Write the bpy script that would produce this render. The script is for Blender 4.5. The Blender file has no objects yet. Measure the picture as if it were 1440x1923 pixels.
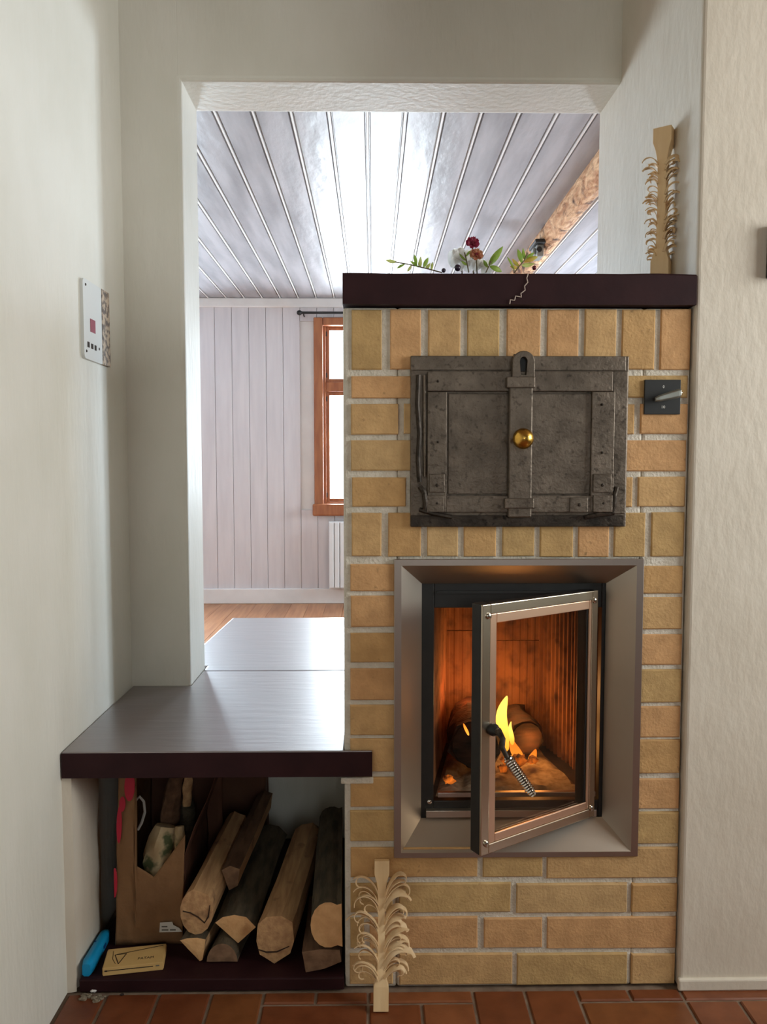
import bpy, math, random
from mathutils import Vector, Matrix, noise
random.seed(7)
PI = math.pi
SC = bpy.context.scene
COL = SC.collection

# ------------------------------------------------------------------ camera
CAM_H, FPX = 1.21, 1443.0
PITCH, YAW = math.atan(91.5/FPX), math.atan(20/FPX)
cd = bpy.data.cameras.new('camera'); cam = bpy.data.objects.new('camera', cd); COL.objects.link(cam)
cam.location = (0, 0, CAM_H); cam.rotation_euler = (PI/2-PITCH, 0, -YAW)
cd.sensor_fit = 'HORIZONTAL'; cd.sensor_width = 36; cd.lens = 36*FPX/1440; cd.clip_start = .02
SC.camera = cam
# ------------------------------------------------------------------ world, lights, exposure
w = bpy.data.worlds.new('sky'); SC.world = w; w.use_nodes = True
bg = w.node_tree.nodes['Background']; bg.inputs[0].default_value = (.90, .96, 1, 1); bg.inputs[1].default_value = 2.6
def area(name, loc, target, sx, sy, power, color):
    l = bpy.data.lights.new(name, 'AREA'); l.shape = 'RECTANGLE'; l.size = sx; l.size_y = sy
    l.energy = power; l.color = color
    o = bpy.data.objects.new(name, l); COL.objects.link(o); o.location = loc
    o.rotation_euler = (Vector(target)-Vector(loc)).to_track_quat('-Z', 'Y').to_euler()
    return o
area('daylight_far_window', (0, 6.95, 1.55), (0, 3, 1.3), 1.0, 1.6, 145, (.82, .91, 1))
area('daylight_far_window_left', (-2.25, 6.95, 1.55), (-1.2, 3, 1.2), 1.0, 1.6, 290, (.74, .87, 1))
area('daylight_far_side_window', (2.95, 5.75, 1.5), (-.6, 2.2, 1.1), 1.1, 1.5, 270, (.74, .87, 1))
area('daylight_near_side_window', (2.72, .75, 1.7), (-.6, 1.2, 1.2), 1.3, 1.4, 82, (1, .985, .95))
area('added_fill_near_back', (.7, -2.5, 1.6), (.3, 1.7, 1.2), 1.3, 1.3, 9, (1, .96, .89))  # added fill lamp behind the camera, brightens the stove front
SC.view_settings.view_transform = 'Standard'; SC.view_settings.look = 'None'
SC.view_settings.exposure = 0.0; SC.view_settings.gamma = 1.0; SC.view_settings.use_curve_mapping = False
SC.cycles.sample_clamp_indirect = 6; SC.cycles.max_bounces = 10; SC.cycles.transparent_max_bounces = 12
SC.cycles.caustics_reflective = False; SC.cycles.caustics_refractive = False

# ------------------------------------------------------------------ helpers: photo measurements to real points
_F = Vector((math.sin(YAW)*math.cos(PITCH), math.cos(YAW)*math.cos(PITCH), -math.sin(PITCH)))
_R = Vector((math.cos(YAW), -math.sin(YAW), 0)); _U = _R.cross(_F); _C = Vector((0, 0, CAM_H))
def _ray(px, py): return _F + _R*((px-720)/FPX) - _U*((py-961.5)/FPX)
def on_y(px, py, Y): d = _ray(px, py); return _C + d*(Y/d.y)
def on_z(px, py, Z): d = _ray(px, py); return _C + d*((Z-CAM_H)/d.z)
def on_x(px, py, X): d = _ray(px, py); return _C + d*(X/d.x)
def s(r, g, b):
    f = lambda c: (c/255/12.92) if c <= 10 else ((c/255+.055)/1.055)**2.4
    return (f(r), f(g), f(b), 1)

# ------------------------------------------------------------------ materials
def nd(nt, t, **k):
    n = nt.nodes.new(t)
    for a, b in k.items(): setattr(n, a, b)
    return n
def pm(name, c1, c2=None, scale=(4, 4, 4), detail=4, rough=.6, metal=0, bump=0, bscale=None, bdist=.004, rnd=None, coat=0, crough=.1,
       ior=1.5, ramp=(.35, .65), spot=None, rvar=0, distort=0, world=False):
    m = bpy.data.materials.new(name); m.use_nodes = True; nt = m.node_tree; L = nt.links.new
    b = nt.nodes['Principled BSDF']
    b.inputs['Roughness'].default_value = rough; b.inputs['Metallic'].default_value = metal
    b.inputs['Coat Weight'].default_value = coat; b.inputs['Coat Roughness'].default_value = crough; b.inputs['IOR'].default_value = ior
    if world:
        src = nd(nt, 'ShaderNodeNewGeometry').outputs['Position']
    else:
        tc = nd(nt, 'ShaderNodeTexCoord'); oi = nd(nt, 'ShaderNodeObjectInfo')
        mu = nd(nt, 'ShaderNodeMath', operation='MULTIPLY'); mu.inputs[1].default_value = 37; L(oi.outputs['Random'], mu.inputs[0])
        ad = nd(nt, 'ShaderNodeVectorMath', operation='ADD'); L(tc.outputs['Object'], ad.inputs[0]); L(mu.outputs[0], ad.inputs[1]); src = ad.outputs[0]
    mp = nd(nt, 'ShaderNodeMapping'); mp.inputs['Scale'].default_value = scale; L(src, mp.inputs[0])
    nz = nd(nt, 'ShaderNodeTexNoise'); nz.inputs['Scale'].default_value = 1; nz.inputs['Detail'].default_value = detail
    nz.inputs['Distortion'].default_value = distort; L(mp.outputs[0], nz.inputs['Vector'])
    if c2 is None: c2 = c1
    rp = nd(nt, 'ShaderNodeValToRGB'); rp.color_ramp.elements[0].position = ramp[0]; rp.color_ramp.elements[1].position = ramp[1]
    rp.color_ramp.elements[0].color = c1; rp.color_ramp.elements[1].color = c2; L(nz.outputs['Fac'], rp.inputs[0])
    out = rp.outputs[0]
    if rnd:
        oi2 = nd(nt, 'ShaderNodeObjectInfo'); r2 = nd(nt, 'ShaderNodeValToRGB'); cr = r2.color_ramp; cr.interpolation = 'CONSTANT'
        while len(cr.elements) < len(rnd): cr.elements.new(.5)
        for i, c in enumerate(rnd): cr.elements[i].position = i/len(rnd); cr.elements[i].color = c
        L(oi2.outputs['Random'], r2.inputs[0])
        mx = nd(nt, 'ShaderNodeMix', data_type='RGBA', blend_type='MULTIPLY'); mx.inputs[0].default_value = 1
        L(out, mx.inputs[6]); L(r2.outputs[0], mx.inputs[7]); out = mx.outputs[2]
    if spot:   # (colour, scale, lo, hi) small specks of wear
        n2 = nd(nt, 'ShaderNodeTexNoise'); n2.inputs['Scale'].default_value = spot[1]; n2.inputs['Detail'].default_value = 3; L(src, n2.inputs['Vector'])
        mr = nd(nt, 'ShaderNodeMapRange'); mr.inputs[1].default_value = spot[2]; mr.inputs[2].default_value = spot[3]; L(n2.outputs['Fac'], mr.inputs[0])
        mx = nd(nt, 'ShaderNodeMix', data_type='RGBA'); L(mr.outputs[0], mx.inputs[0]); L(out, mx.inputs[6]); mx.inputs[7].default_value = spot[0]; out = mx.outputs[2]
    L(out, b.inputs['Base Color'])
    if rvar:
        mr = nd(nt, 'ShaderNodeMapRange'); mr.inputs[3].default_value = max(0, rough-rvar); mr.inputs[4].default_value = min(1, rough+rvar)
        L(nz.outputs['Fac'], mr.inputs[0]); L(mr.outputs[0], b.inputs['Roughness'])
    if bump:
        mp2 = nd(nt, 'ShaderNodeMapping'); mp2.inputs['Scale'].default_value = bscale or scale; L(src, mp2.inputs[0])
        n3 = nd(nt, 'ShaderNodeTexNoise'); n3.inputs['Scale'].default_value = 1; n3.inputs['Detail'].default_value = 5; L(mp2.outputs[0], n3.inputs['Vector'])
        bp = nd(nt, 'ShaderNodeBump'); bp.inputs['Strength'].default_value = bump; bp.inputs['Distance'].default_value = bdist
        L(n3.outputs['Fac'], bp.inputs['Height']); L(bp.outputs[0], b.inputs['Normal'])
    return m
def glass(name, tint, gloss=.06, gcol=(1, 1, 1, 1), rough=.03, fres=True):
    m = bpy.data.materials.new(name); m.use_nodes = True; nt = m.node_tree; nt.nodes.remove(nt.nodes['Principled BSDF'])
    t = nd(nt, 'ShaderNodeBsdfTransparent'); t.inputs[0].default_value = tint
    g = nd(nt, 'ShaderNodeBsdfGlossy'); g.inputs[0].default_value = gcol; g.inputs['Roughness'].default_value = rough
    mx = nd(nt, 'ShaderNodeMixShader'); mx.inputs[0].default_value = gloss
    if fres:
        lw = nd(nt, 'ShaderNodeLayerWeight'); lw.inputs[0].default_value = .5; pw = nd(nt, 'ShaderNodeMath', operation='POWER'); pw.inputs[1].default_value = 5
        ml = nd(nt, 'ShaderNodeMath', operation='MULTIPLY_ADD'); ml.inputs[1].default_value = .8; ml.inputs[2].default_value = .035
        nt.links.new(lw.outputs['Facing'], pw.inputs[0]); nt.links.new(pw.outputs[0], ml.inputs[0]); nt.links.new(ml.outputs[0], mx.inputs[0])
    nt.links.new(t.outputs[0], mx.inputs[1]); nt.links.new(g.outputs[0], mx.inputs[2])
    nt.links.new(mx.outputs[0], nt.nodes['Material Output'].inputs[0]); return m
def flame_mat(name, lo, hi, zr, strength):
    m = bpy.data.materials.new(name); m.use_nodes = True; nt = m.node_tree; L = nt.links.new; nt.nodes.remove(nt.nodes['Principled BSDF'])
    tc = nd(nt, 'ShaderNodeTexCoord'); sp = nd(nt, 'ShaderNodeSeparateXYZ'); L(tc.outputs['Generated'], sp.inputs[0])
    rp = nd(nt, 'ShaderNodeValToRGB'); rp.color_ramp.elements[0].color = lo; rp.color_ramp.elements[1].color = hi
    rp.color_ramp.elements[0].position = zr[0]; rp.color_ramp.elements[1].position = zr[1]; L(sp.outputs[2], rp.inputs[0])
    e = nd(nt, 'ShaderNodeEmission'); e.inputs[1].default_value = strength; L(rp.outputs[0], e.inputs[0])
    t = nd(nt, 'ShaderNodeBsdfTransparent'); lw = nd(nt, 'ShaderNodeLayerWeight'); lw.inputs[0].default_value = .45
    mr = nd(nt, 'ShaderNodeMapRange'); mr.inputs[1].default_value = .25; mr.inputs[2].default_value = .95; L(lw.outputs['Facing'], mr.inputs[0])
    mx = nd(nt, 'ShaderNodeMixShader'); L(mr.outputs[0], mx.inputs[0]); L(e.outputs[0], mx.inputs[1]); L(t.outputs[0], mx.inputs[2])
    L(mx.outputs[0], nt.nodes['Material Output'].inputs[0]); return m
def ember_mat():
    m = pm('ember', s(30, 18, 12), s(60, 40, 30), (60, 60, 60), rough=.95); nt = m.node_tree; L = nt.links.new; b = nt.nodes['Principled BSDF']
    n = nd(nt, 'ShaderNodeTexNoise'); n.inputs['Scale'].default_value = 42; n.inputs['Detail'].default_value = 4
    tc = nd(nt, 'ShaderNodeTexCoord'); L(tc.outputs['Object'], n.inputs['Vector'])
    rp = nd(nt, 'ShaderNodeValToRGB'); e = rp.color_ramp.elements; e[0].position = .40; e[0].color = (.02, .002, 0, 1); e[1].position = .72; e[1].color = (1, .22, .02, 1)
    L(n.outputs['Fac'], rp.inputs[0]); L(rp.outputs[0], b.inputs['Emission Color']); b.inputs['Emission Strength'].default_value = 1.1
    return m

M = {}
M['plaster'] = pm('plaster', s(224, 221, 209), s(232, 229, 219), (5, 5, 3), rough=.5, bump=.45, bscale=(55, 55, 14), bdist=.004, world=True)
M['plaster_warm'] = pm('plaster_warm', s(212, 202, 186), s(220, 211, 196), (6, 6, 4), rough=.55, bump=.4, bscale=(48, 48, 22), bdist=.005, world=True)
M['nearceil'] = pm('brown_ceiling_board', s(120, 96, 74), s(136, 110, 86), (3, 30, 30), rough=.7)
M['darkwall'] = pm('grey_green_wall', s(128, 126, 114), s(140, 138, 126), (4, 4, 4), rough=.8)
M['reveal'] = pm('plaster_reveal', s(226, 222, 220), s(234, 230, 228), (9, 9, 5), rough=.45, bump=.4, bscale=(60, 60, 20), world=True)
M['rubble'] = pm('rubble', s(118, 105, 88), s(150, 138, 118), (40, 40, 40), rough=.95, bump=.9, bscale=(120, 120, 120), bdist=.006)
M['wallboard'] = pm('white_wall_board', s(204, 199, 201), s(214, 209, 210), (18, 18, 2.0), rough=.45, bump=.25, bscale=(70, 70, 3), bdist=.002)
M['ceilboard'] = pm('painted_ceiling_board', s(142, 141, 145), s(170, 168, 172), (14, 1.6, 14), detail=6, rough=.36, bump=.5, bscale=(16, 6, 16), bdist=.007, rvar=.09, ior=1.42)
M['ceiltrim'] = pm('ceiling_bead', s(232, 229, 226), rough=.35)
M['whitetrim'] = pm('white_trim', s(222, 219, 216), s(230, 227, 224), (6, 6, 6), rough=.4)
M['gapdark'] = pm('backing', s(120, 112, 108), rough=.9)
M['mortar'] = pm('mortar', s(206, 198, 182), s(222, 215, 202), (30, 30, 30), rough=.9, bump=.8, bscale=(160, 160, 160), bdist=.004)
M['brick'] = pm('yellow_brick', s(232, 226, 214), s(255, 250, 240), (26, 26, 26), detail=6, rough=.82, bump=.55, bscale=(150, 150, 150), bdist=.003,
                rnd=[s(208, 172, 124), s(204, 166, 116), s(199, 168, 118), s(210, 166, 120), s(201, 162, 112), s(206, 174, 128), s(212, 168, 122), s(196, 164, 114)],
                spot=(s(150, 118, 78), 70, .68, .8))
M['plum'] = pm('plum_paint', s(58, 26, 28), s(68, 34, 35), (3, 14, 14), rough=.5, bump=.7, bscale=(7, 38, 38), bdist=.004, coat=1, crough=.32, ior=2.1)
M['plumdull'] = pm('plum_paint_dull', s(40, 16, 20), s(48, 22, 25), (12, 12, 12), rough=.6, bump=.25, bscale=(60, 60, 60), bdist=.002)
M['plum'].node_tree.nodes['Principled BSDF'].inputs['Sheen Weight'].default_value = .04
M['plum'].node_tree.nodes['Principled BSDF'].inputs['Coat IOR'].default_value = 2.4
M['plum'].node_tree.nodes['Principled BSDF'].inputs['Sheen Roughness'].default_value = .45
M['plumdull'].node_tree.nodes['Principled BSDF'].inputs['Specular IOR Level'].default_value = .22
M['iron'] = pm('forged_iron', s(88, 78, 68), s(122, 110, 98), (22, 22, 22), detail=8, rough=.45, metal=.7, bump=.6, bscale=(130, 130, 130), bdist=.003, rvar=.14, spot=(s(46, 38, 32), 90, .57, .8), ramp=(.3, .7))
M['irondark'] = pm('dark_iron', s(46, 40, 35), s(72, 63, 55), (30, 30, 30), detail=8, rough=.5, metal=.7, bump=.6, bscale=(110, 110, 110), bdist=.003, spot=(s(34, 28, 23), 90, .55, .7))
M['steel'] = pm('brushed_steel', s(180, 170, 158), s(194, 184, 172), (3, 3, 3), rough=.42, metal=1, bump=.06, bscale=(400, 400, 6), bdist=.001)
M['steelrim'] = pm('steel_rim', s(172, 160, 152), rough=.38, metal=1)
M['doorsteel'] = pm('door_steel', s(196, 184, 164), s(206, 194, 174), (4, 4, 4), rough=.27, metal=1)
M['doorinner'] = pm('door_trim_strip', s(224, 186, 158), rough=.34, metal=.85)  # pinkish tint puts reflected firelight into the steel trim's colour
M['black'] = pm('black_steel', s(22, 22, 22), s(30, 29, 28), (30, 30, 30), rough=.5)
M['blackmatte'] = pm('black_matte', s(26, 27, 27), rough=.55)
M['brass'] = pm('brass', s(222, 176, 86), s(190, 146, 66), (60, 60, 60), rough=.24, metal=1, bump=.3, bscale=(150, 150, 150), bdist=.002)
M['chrome'] = pm('chrome', s(205, 200, 192), rough=.16, metal=1)
M['greymetal'] = pm('grey_metal', s(150, 152, 146), rough=.4, metal=.6)
M['fireclay'] = pm('fireclay', s(112, 72, 46), s(140, 96, 62), (14, 14, 5), detail=6, rough=.9, bump=.3, bscale=(90, 90, 30), spot=(s(70, 42, 28), 22, .5, .75))
M['soot'] = pm('soot', s(40, 30, 24), s(66, 50, 40), (20, 20, 20), rough=.95, bump=.4)
M['ash'] = pm('ash', s(122, 108, 92), s(158, 146, 130), (60, 60, 60), rough=1, bump=.6)
M['charred'] = pm('charred_wood', s(22, 14, 10), s(58, 34, 20), (14, 50, 50), detail=6, rough=.9, bump=.8, bscale=(40, 120, 120))
M['ember'] = ember_mat()
M['doorglass'] = glass('sooty_door_glass', (.86, .80, .72, 1), gcol=(1, .97, .92, 1), rough=.06)
M['pane'] = glass('window_glass', (.96, .98, .98, 1))
M['tile'] = pm('terracotta_tile', s(226, 214, 204), s(255, 248, 240), (20, 20, 20), detail=6, rough=.36, bump=.25, bscale=(60, 60, 60), bdist=.002,
               rnd=[s(128, 75, 46), s(121, 68, 40), s(136, 83, 52), s(117, 65, 39), s(126, 77, 44)], rvar=.08)
M['grout'] = pm('grout', s(112, 92, 76), s(134, 114, 96), (30, 30, 30), rough=.95, bump=.4)
M['floorwood'] = pm('floor_board', s(158, 108, 74), s(180, 130, 92), (40, 2.5, 20), detail=5, rough=.4, rnd=[s(255, 250, 245), s(238, 232, 226), s(248, 238, 228)])
M['winwood'] = pm('window_wood', s(142, 82, 48), s(164, 102, 62), (30, 30, 5), detail=5, rough=.42)
M['beam'] = pm('rough_beam', s(172, 120, 80), s(226, 184, 142), (22, 6, 22), detail=7, rough=.85, bump=.9, bscale=(60, 16, 60), bdist=.02, spot=(s(82, 48, 28), 11, .54, .68), distort=1.6)
M['radiator'] = pm('radiator_enamel', s(222, 224, 224), rough=.35)
M['pale_wood'] = pm('fresh_pale_wood', s(224, 190, 142), s(236, 206, 160), (50, 50, 6), detail=5, rough=.6)
M['curl'] = pm('wood_shaving', s(236, 205, 158), s(242, 216, 174), (30, 30, 30), rough=.55)
M['bark'] = pm('dark_bark', s(62, 56, 44), s(96, 84, 66), (50, 14, 50), detail=7, rough=.95, bump=1, bscale=(90, 20, 90), bdist=.006)
M['barkred'] = pm('reddish_bark', s(92, 64, 46), s(122, 90, 66), (50, 12, 50), detail=7, rough=.9, bump=.8, bscale=(90, 16, 90), bdist=.005)
M['split'] = pm('split_wood', s(176, 134, 94), s(206, 164, 118), (70, 8, 70), detail=6, rough=.8, bump=.6, bscale=(110, 9, 110), bdist=.004, spot=(s(128, 96, 68), 20, .6, .75))
M['cutend'] = pm('cut_wood_end', s(214, 164, 112), s(230, 184, 130), (40, 40, 40), detail=6, rough=.85, bump=.5, bscale=(160, 160, 160), bdist=.002, spot=(s(178, 126, 80), 24, .58, .8))
M['cutdark'] = pm('old_cut_end', s(112, 84, 64), s(142, 110, 84), (40, 40, 40), rough=.9, bump=.4)
M['crack'] = pm('crack', s(54, 36, 24), rough=1)
M['kraft'] = pm('kraft_paper', s(124, 88, 56), s(140, 102, 66), (9, 9, 9), detail=5, rough=.8, bump=.5, bscale=(22, 22, 22), bdist=.01)
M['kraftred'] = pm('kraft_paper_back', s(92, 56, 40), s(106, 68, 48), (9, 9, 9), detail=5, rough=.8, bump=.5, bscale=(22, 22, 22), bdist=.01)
M['redprint'] = pm('red_print', s(186, 30, 56), rough=.7)
M['paper'] = pm('paper_label', s(206, 202, 196), rough=.8)
M['greyink'] = pm('grey_ink', s(104, 100, 94), rough=.9)
M['birch'] = pm('birch_bark', s(206, 182, 142), s(178, 148, 108), (18, 18, 18), detail=6, rough=.8, bump=.7, bscale=(60, 60, 60), spot=(s(86, 92, 58), 22, .52, .62))
M['moss'] = pm('mossy_bark', s(74, 88, 58), s(132, 128, 92), (40, 40, 40), detail=6, rough=.95, bump=.8, bscale=(90, 90, 90))
M['blue'] = pm('blue_plastic', s(22, 150, 205), rough=.32)
M['bluedark'] = pm('blue_screw', s(14, 62, 120), rough=.4)
M['card'] = pm('matchbox_card', s(206, 168, 106), s(214, 178, 116), (20, 20, 20), rough=.7)
M['ink'] = pm('dark_ink', s(46, 32, 18), rough=.8)
M['whiteink'] = pm('white_ink', s(232, 230, 224), rough=.6)
M['signwhite'] = pm('sign_white', s(222, 224, 222), rough=.4)
M['signred'] = pm('sign_red', s(150, 48, 66), rough=.6)
M['signbrown'] = pm('sign_brown_pattern', s(92, 72, 54), s(190, 166, 138), (70, 70, 70), detail=3, rough=.6, ramp=(.42, .56))
M['leaf'] = pm('leaf_green', s(120, 150, 52), s(160, 182, 84), (30, 30, 30), rough=.45)
M['leafy'] = pm('leaf_yellow_green', s(172, 180, 90), s(196, 196, 120), (30, 30, 30), rough=.5)
M['leafo'] = pm('leaf_orange', s(206, 150, 70), s(188, 170, 70), (40, 40, 40), rough=.5)
M['stem'] = pm('stem', s(98, 84, 52), rough=.7)
M['petalw'] = pm('petal_white', s(244, 243, 240), rough=.6)
M['petalr'] = pm('petal_burgundy', s(136, 34, 62), s(166, 66, 88), (60, 60, 60), rough=.6)
M['petalp'] = pm('petal_peach', s(214, 166, 122), s(176, 100, 84), (60, 60, 60), rough=.6)
M['berry'] = pm('dark_berry', s(48, 34, 52), rough=.3)
M['berryr'] = pm('red_berry', s(96, 26, 36), rough=.3)
M['thread'] = pm('pale_tendril', s(196, 178, 166), rough=.7)

def translucent(m, f):
    nt = m.node_tree; b = nt.nodes['Principled BSDF']; tr = nd(nt, 'ShaderNodeBsdfTranslucent'); lk = b.inputs['Base Color'].links[0].from_socket
    nt.links.new(lk, tr.inputs[0]); mx = nd(nt, 'ShaderNodeMixShader'); mx.inputs[0].default_value = f
    nt.links.new(b.outputs[0], mx.inputs[1]); nt.links.new(tr.outputs[0], mx.inputs[2]); nt.links.new(mx.outputs[0], nt.nodes['Material Output'].inputs[0])
for k_, f_ in (('petalw', .5), ('petalr', .35), ('petalp', .4), ('leaf', .5), ('leafy', .5), ('leafo', .5), ('curl', .25)): translucent(M[k_], f_)
# ------------------------------------------------------------------ mesh builder
OFF = {}          # object -> world position of the frame its children are given in
def tag(o, label=None, cat=None, group=None, kind=None):
    if label: o['label'] = label
    if cat: o['category'] = cat
    if group: o['group'] = group
    if kind: o['kind'] = kind
    return o
def thing(name, label, cat, loc=(0, 0, 0), rot=(0, 0, 0), group=None, local=False):
    o = bpy.data.objects.new(name, None); COL.objects.link(o); o.location = loc; o.rotation_euler = rot; o.empty_display_size = .05
    OFF[o] = Vector((0, 0, 0)) if local else Vector(loc)
    return tag(o, label, cat, group)
class MB:
    def __init__(self): self.v = []; self.f = []
    def quad(self, *p):
        n = len(self.v); self.v += [Vector(q) for q in p]; self.f.append(tuple(range(n, n+len(p)))); return self
    def box(self, x0, x1, y0, y1, z0, z1):
        n = len(self.v)
        self.v += [Vector(p) for p in ((x0, y0, z0), (x1, y0, z0), (x1, y1, z0), (x0, y1, z0), (x0, y0, z1), (x1, y0, z1), (x1, y1, z1), (x0, y1, z1))]
        self.f += [tuple(n+i for i in q) for q in ((0, 3, 2, 1), (4, 5, 6, 7), (0, 1, 5, 4), (1, 2, 6, 5), (2, 3, 7, 6), (3, 0, 4, 7))]; return self
    def frustum(self, a, b):      # a, b: equal-length loops of points, capped
        n = len(self.v); k = len(a); self.v += [Vector(p) for p in a]+[Vector(p) for p in b]
        self.f.append(tuple(n+k-1-i for i in range(k))); self.f.append(tuple(n+k+i for i in range(k)))
        for i in range(k): j = (i+1) % k; self.f.append((n+i, n+j, n+k+j, n+k+i))
        return self
    def loft(self, loops, cap=True, closed=True):
        n = len(self.v); k = len(loops[0])
        for l in loops: self.v += [Vector(p) for p in l]
        for r in range(len(loops)-1):
            for i in range(k if closed else k-1):
                j = (i+1) % k; self.f.append((n+r*k+i, n+r*k+j, n+(r+1)*k+j, n+(r+1)*k+i))
        if cap:
            self.f.append(tuple(n+k-1-i for i in range(k))); e = n+(len(loops)-1)*k; self.f.append(tuple(e+i for i in range(k)))
        return self
    def tube(self, path, rad, n=8, cap=True):
        path = [Vector(p) for p in path]
        if not hasattr(rad, '__len__'): rad = [rad]*len(path)
        loops = []; up = None
        for i, p in enumerate(path):
            t = (path[min(i+1, len(path)-1)]-path[max(i-1, 0)]).normalized()
            if up is None: up = t.orthogonal().normalized()
            up = (up - t*up.dot(t)).normalized(); sd = t.cross(up)
            loops.append([p+(up*math.cos(2*PI*k/n)+sd*math.sin(2*PI*k/n))*rad[i] for k in range(n)])
        return self.loft(loops, cap)
    def ball(self, c, rx, ry=None, rz=None, n=12, m=8, jit=0):
        c = Vector(c); ry = ry or rx; rz = rz or rx; loops = []
        for i in range(1, m):
            a = PI*i/m; loops.append([c+Vector((rx*math.sin(a)*math.cos(2*PI*k/n), ry*math.sin(a)*math.sin(2*PI*k/n), -rz*math.cos(a)))*1 for k in range(n)])
        if jit: loops = [[p+Vector((random.uniform(-jit, jit), random.uniform(-jit, jit), random.uniform(-jit, jit))) for p in l] for l in loops]
        return self.loft(loops)
    def lathe(self, prof, c, axis, n=20):    # prof: (distance along axis, radius)
        c = Vector(c); axis = Vector(axis).normalized(); u = axis.orthogonal().normalized(); v = axis.cross(u)
        return self.loft([[c+axis*h+(u*math.cos(2*PI*k/n)+v*math.sin(2*PI*k/n))*r for k in range(n)] for h, r in prof])
    def prism(self, poly, vec):
        return self.frustum([Vector(p) for p in poly], [Vector(p)+Vector(vec) for p in poly])
    def build(self, name, mat, parent=None, smooth=False, bevel=0, seg=2, angle=None, sub=0):
        c = sum(self.v, Vector())/len(self.v)
        me = bpy.data.meshes.new(name); me.from_pydata([p-c for p in self.v], [], self.f); me.validate()
        import bmesh
        bm = bmesh.new(); bm.from_mesh(me); bmesh.ops.recalc_face_normals(bm, faces=bm.faces); bm.to_mesh(me); bm.free()
        me.materials.append(mat if not isinstance(mat, str) else M[mat])
        if smooth:
            me.polygons.foreach_set('use_smooth', [True]*len(me.polygons))
            try: me.set_sharp_from_angle(angle=angle or math.radians(42))
            except Exception: pass
        o = bpy.data.objects.new(name, me); COL.objects.link(o)
        if parent is not None: o.parent = parent; o.location = c-OFF[parent]
        else: o.location = c
        OFF[o] = c
        if bevel:
            b = o.modifiers.new('bevel', 'BEVEL'); b.width = bevel; b.segments = seg; b.limit_method = 'ANGLE'; b.angle_limit = math.radians(40)
        if sub:
            b = o.modifiers.new('sub', 'SUBSURF'); b.levels = sub; b.render_levels = sub
        return o
def rect(mb, x0, x1, y0, y1, yf, yb):    # a slab from measured edges on the plane Y=yf back to yb
    a = on_y(x0, y0, yf); b = on_y(x1, y1, yf); return mb.box(a.x, b.x, yf, yb, b.z, a.z)
def struct(mb, name, mat, parent=None, **k):
    o = mb.build(name, mat, parent, **k)
    if parent is None: o['kind'] = 'structure'
    return o
def text_mesh(txt, size):
    cu = bpy.data.curves.new('lettering', 'FONT'); cu.body = txt; cu.size = size; cu.align_x = 'CENTER'; cu.align_y = 'CENTER'; cu.extrude = size*.01; cu.resolution_u = 2
    o = bpy.data.objects.new('lettering', cu); COL.objects.link(o); bpy.context.view_layer.update()
    me = bpy.data.meshes.new_from_object(o.evaluated_get(bpy.context.evaluated_depsgraph_get()))
    vs = [v.co.copy() for v in me.vertices]; fs = [tuple(p.vertices) for p in me.polygons]
    bpy.data.objects.remove(o); bpy.data.meshes.remove(me); return vs, fs
def lettering(txt, size, c, ux, uy, mat, parent, name='lettering'):
    vs, fs = text_mesh(txt, size); ux = Vector(ux).normalized(); uy = Vector(uy).normalized(); nn = ux.cross(uy)
    mb = MB(); mb.v = [Vector(c)+ux*v.x+uy*v.y+nn*v.z for v in vs]; mb.f = fs
    return mb.build(name, mat, parent)

# ================================================================== THE SETTING
YS, YB, YR = 1.70, 2.21, 2.41           # stove front, partition front, partition rear
XL, XR = -.70, .704                     # left wall, right return wall
XO = -.531                              # left jamb of the opening
ZO, ZC, ZF = 2.272, 2.66, 2.60          # lintel underside, near ceiling, far ceiling
YF = 6.60                               # far wall
FXL, FXR = -3.1, 2.6
NB, NR = -2.3, 2.5                      # near room's back and right

struct(MB().box(XL-.2, XL, NB-.2, YB+.02, 0, ZC), 'wall_left', 'plaster')
# partition with the opening: left jamb, lintel, sill wall behind the log niche
wb = MB().box(FXL-.2, XO, YB, YR, 0, ZC)
struct(wb, 'wall_back', 'plaster', bevel=.012, seg=3)
struct(MB().box(XO-.02, XR+.03, YB, YR, ZO, ZC), 'wall_lintel', 'plaster', bevel=.012, seg=3)
struct(MB().box(XO-.02, -.069, YR-.05, YR, 0, .497), 'wall_niche', 'plaster')
struct(MB().prism([(XR, YS-.012, 0), (NR+.2, YS-.012, 0), (NR+.2, YR, 0), (XR-.012, YR, 0)], (0, 0, ZC)), 'wall_right', 'plaster_warm', bevel=.008, seg=3)
struct(MB().box(XR-.004, NR, YS-.02, YS-.008, 0, .028), 'baseboard_right', 'plaster_warm', bevel=.004)
struct(MB().box(XL-.2, NR+.2, NB-.2, YR, ZC, ZC+.15), 'ceiling.001', 'nearceil')
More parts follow.
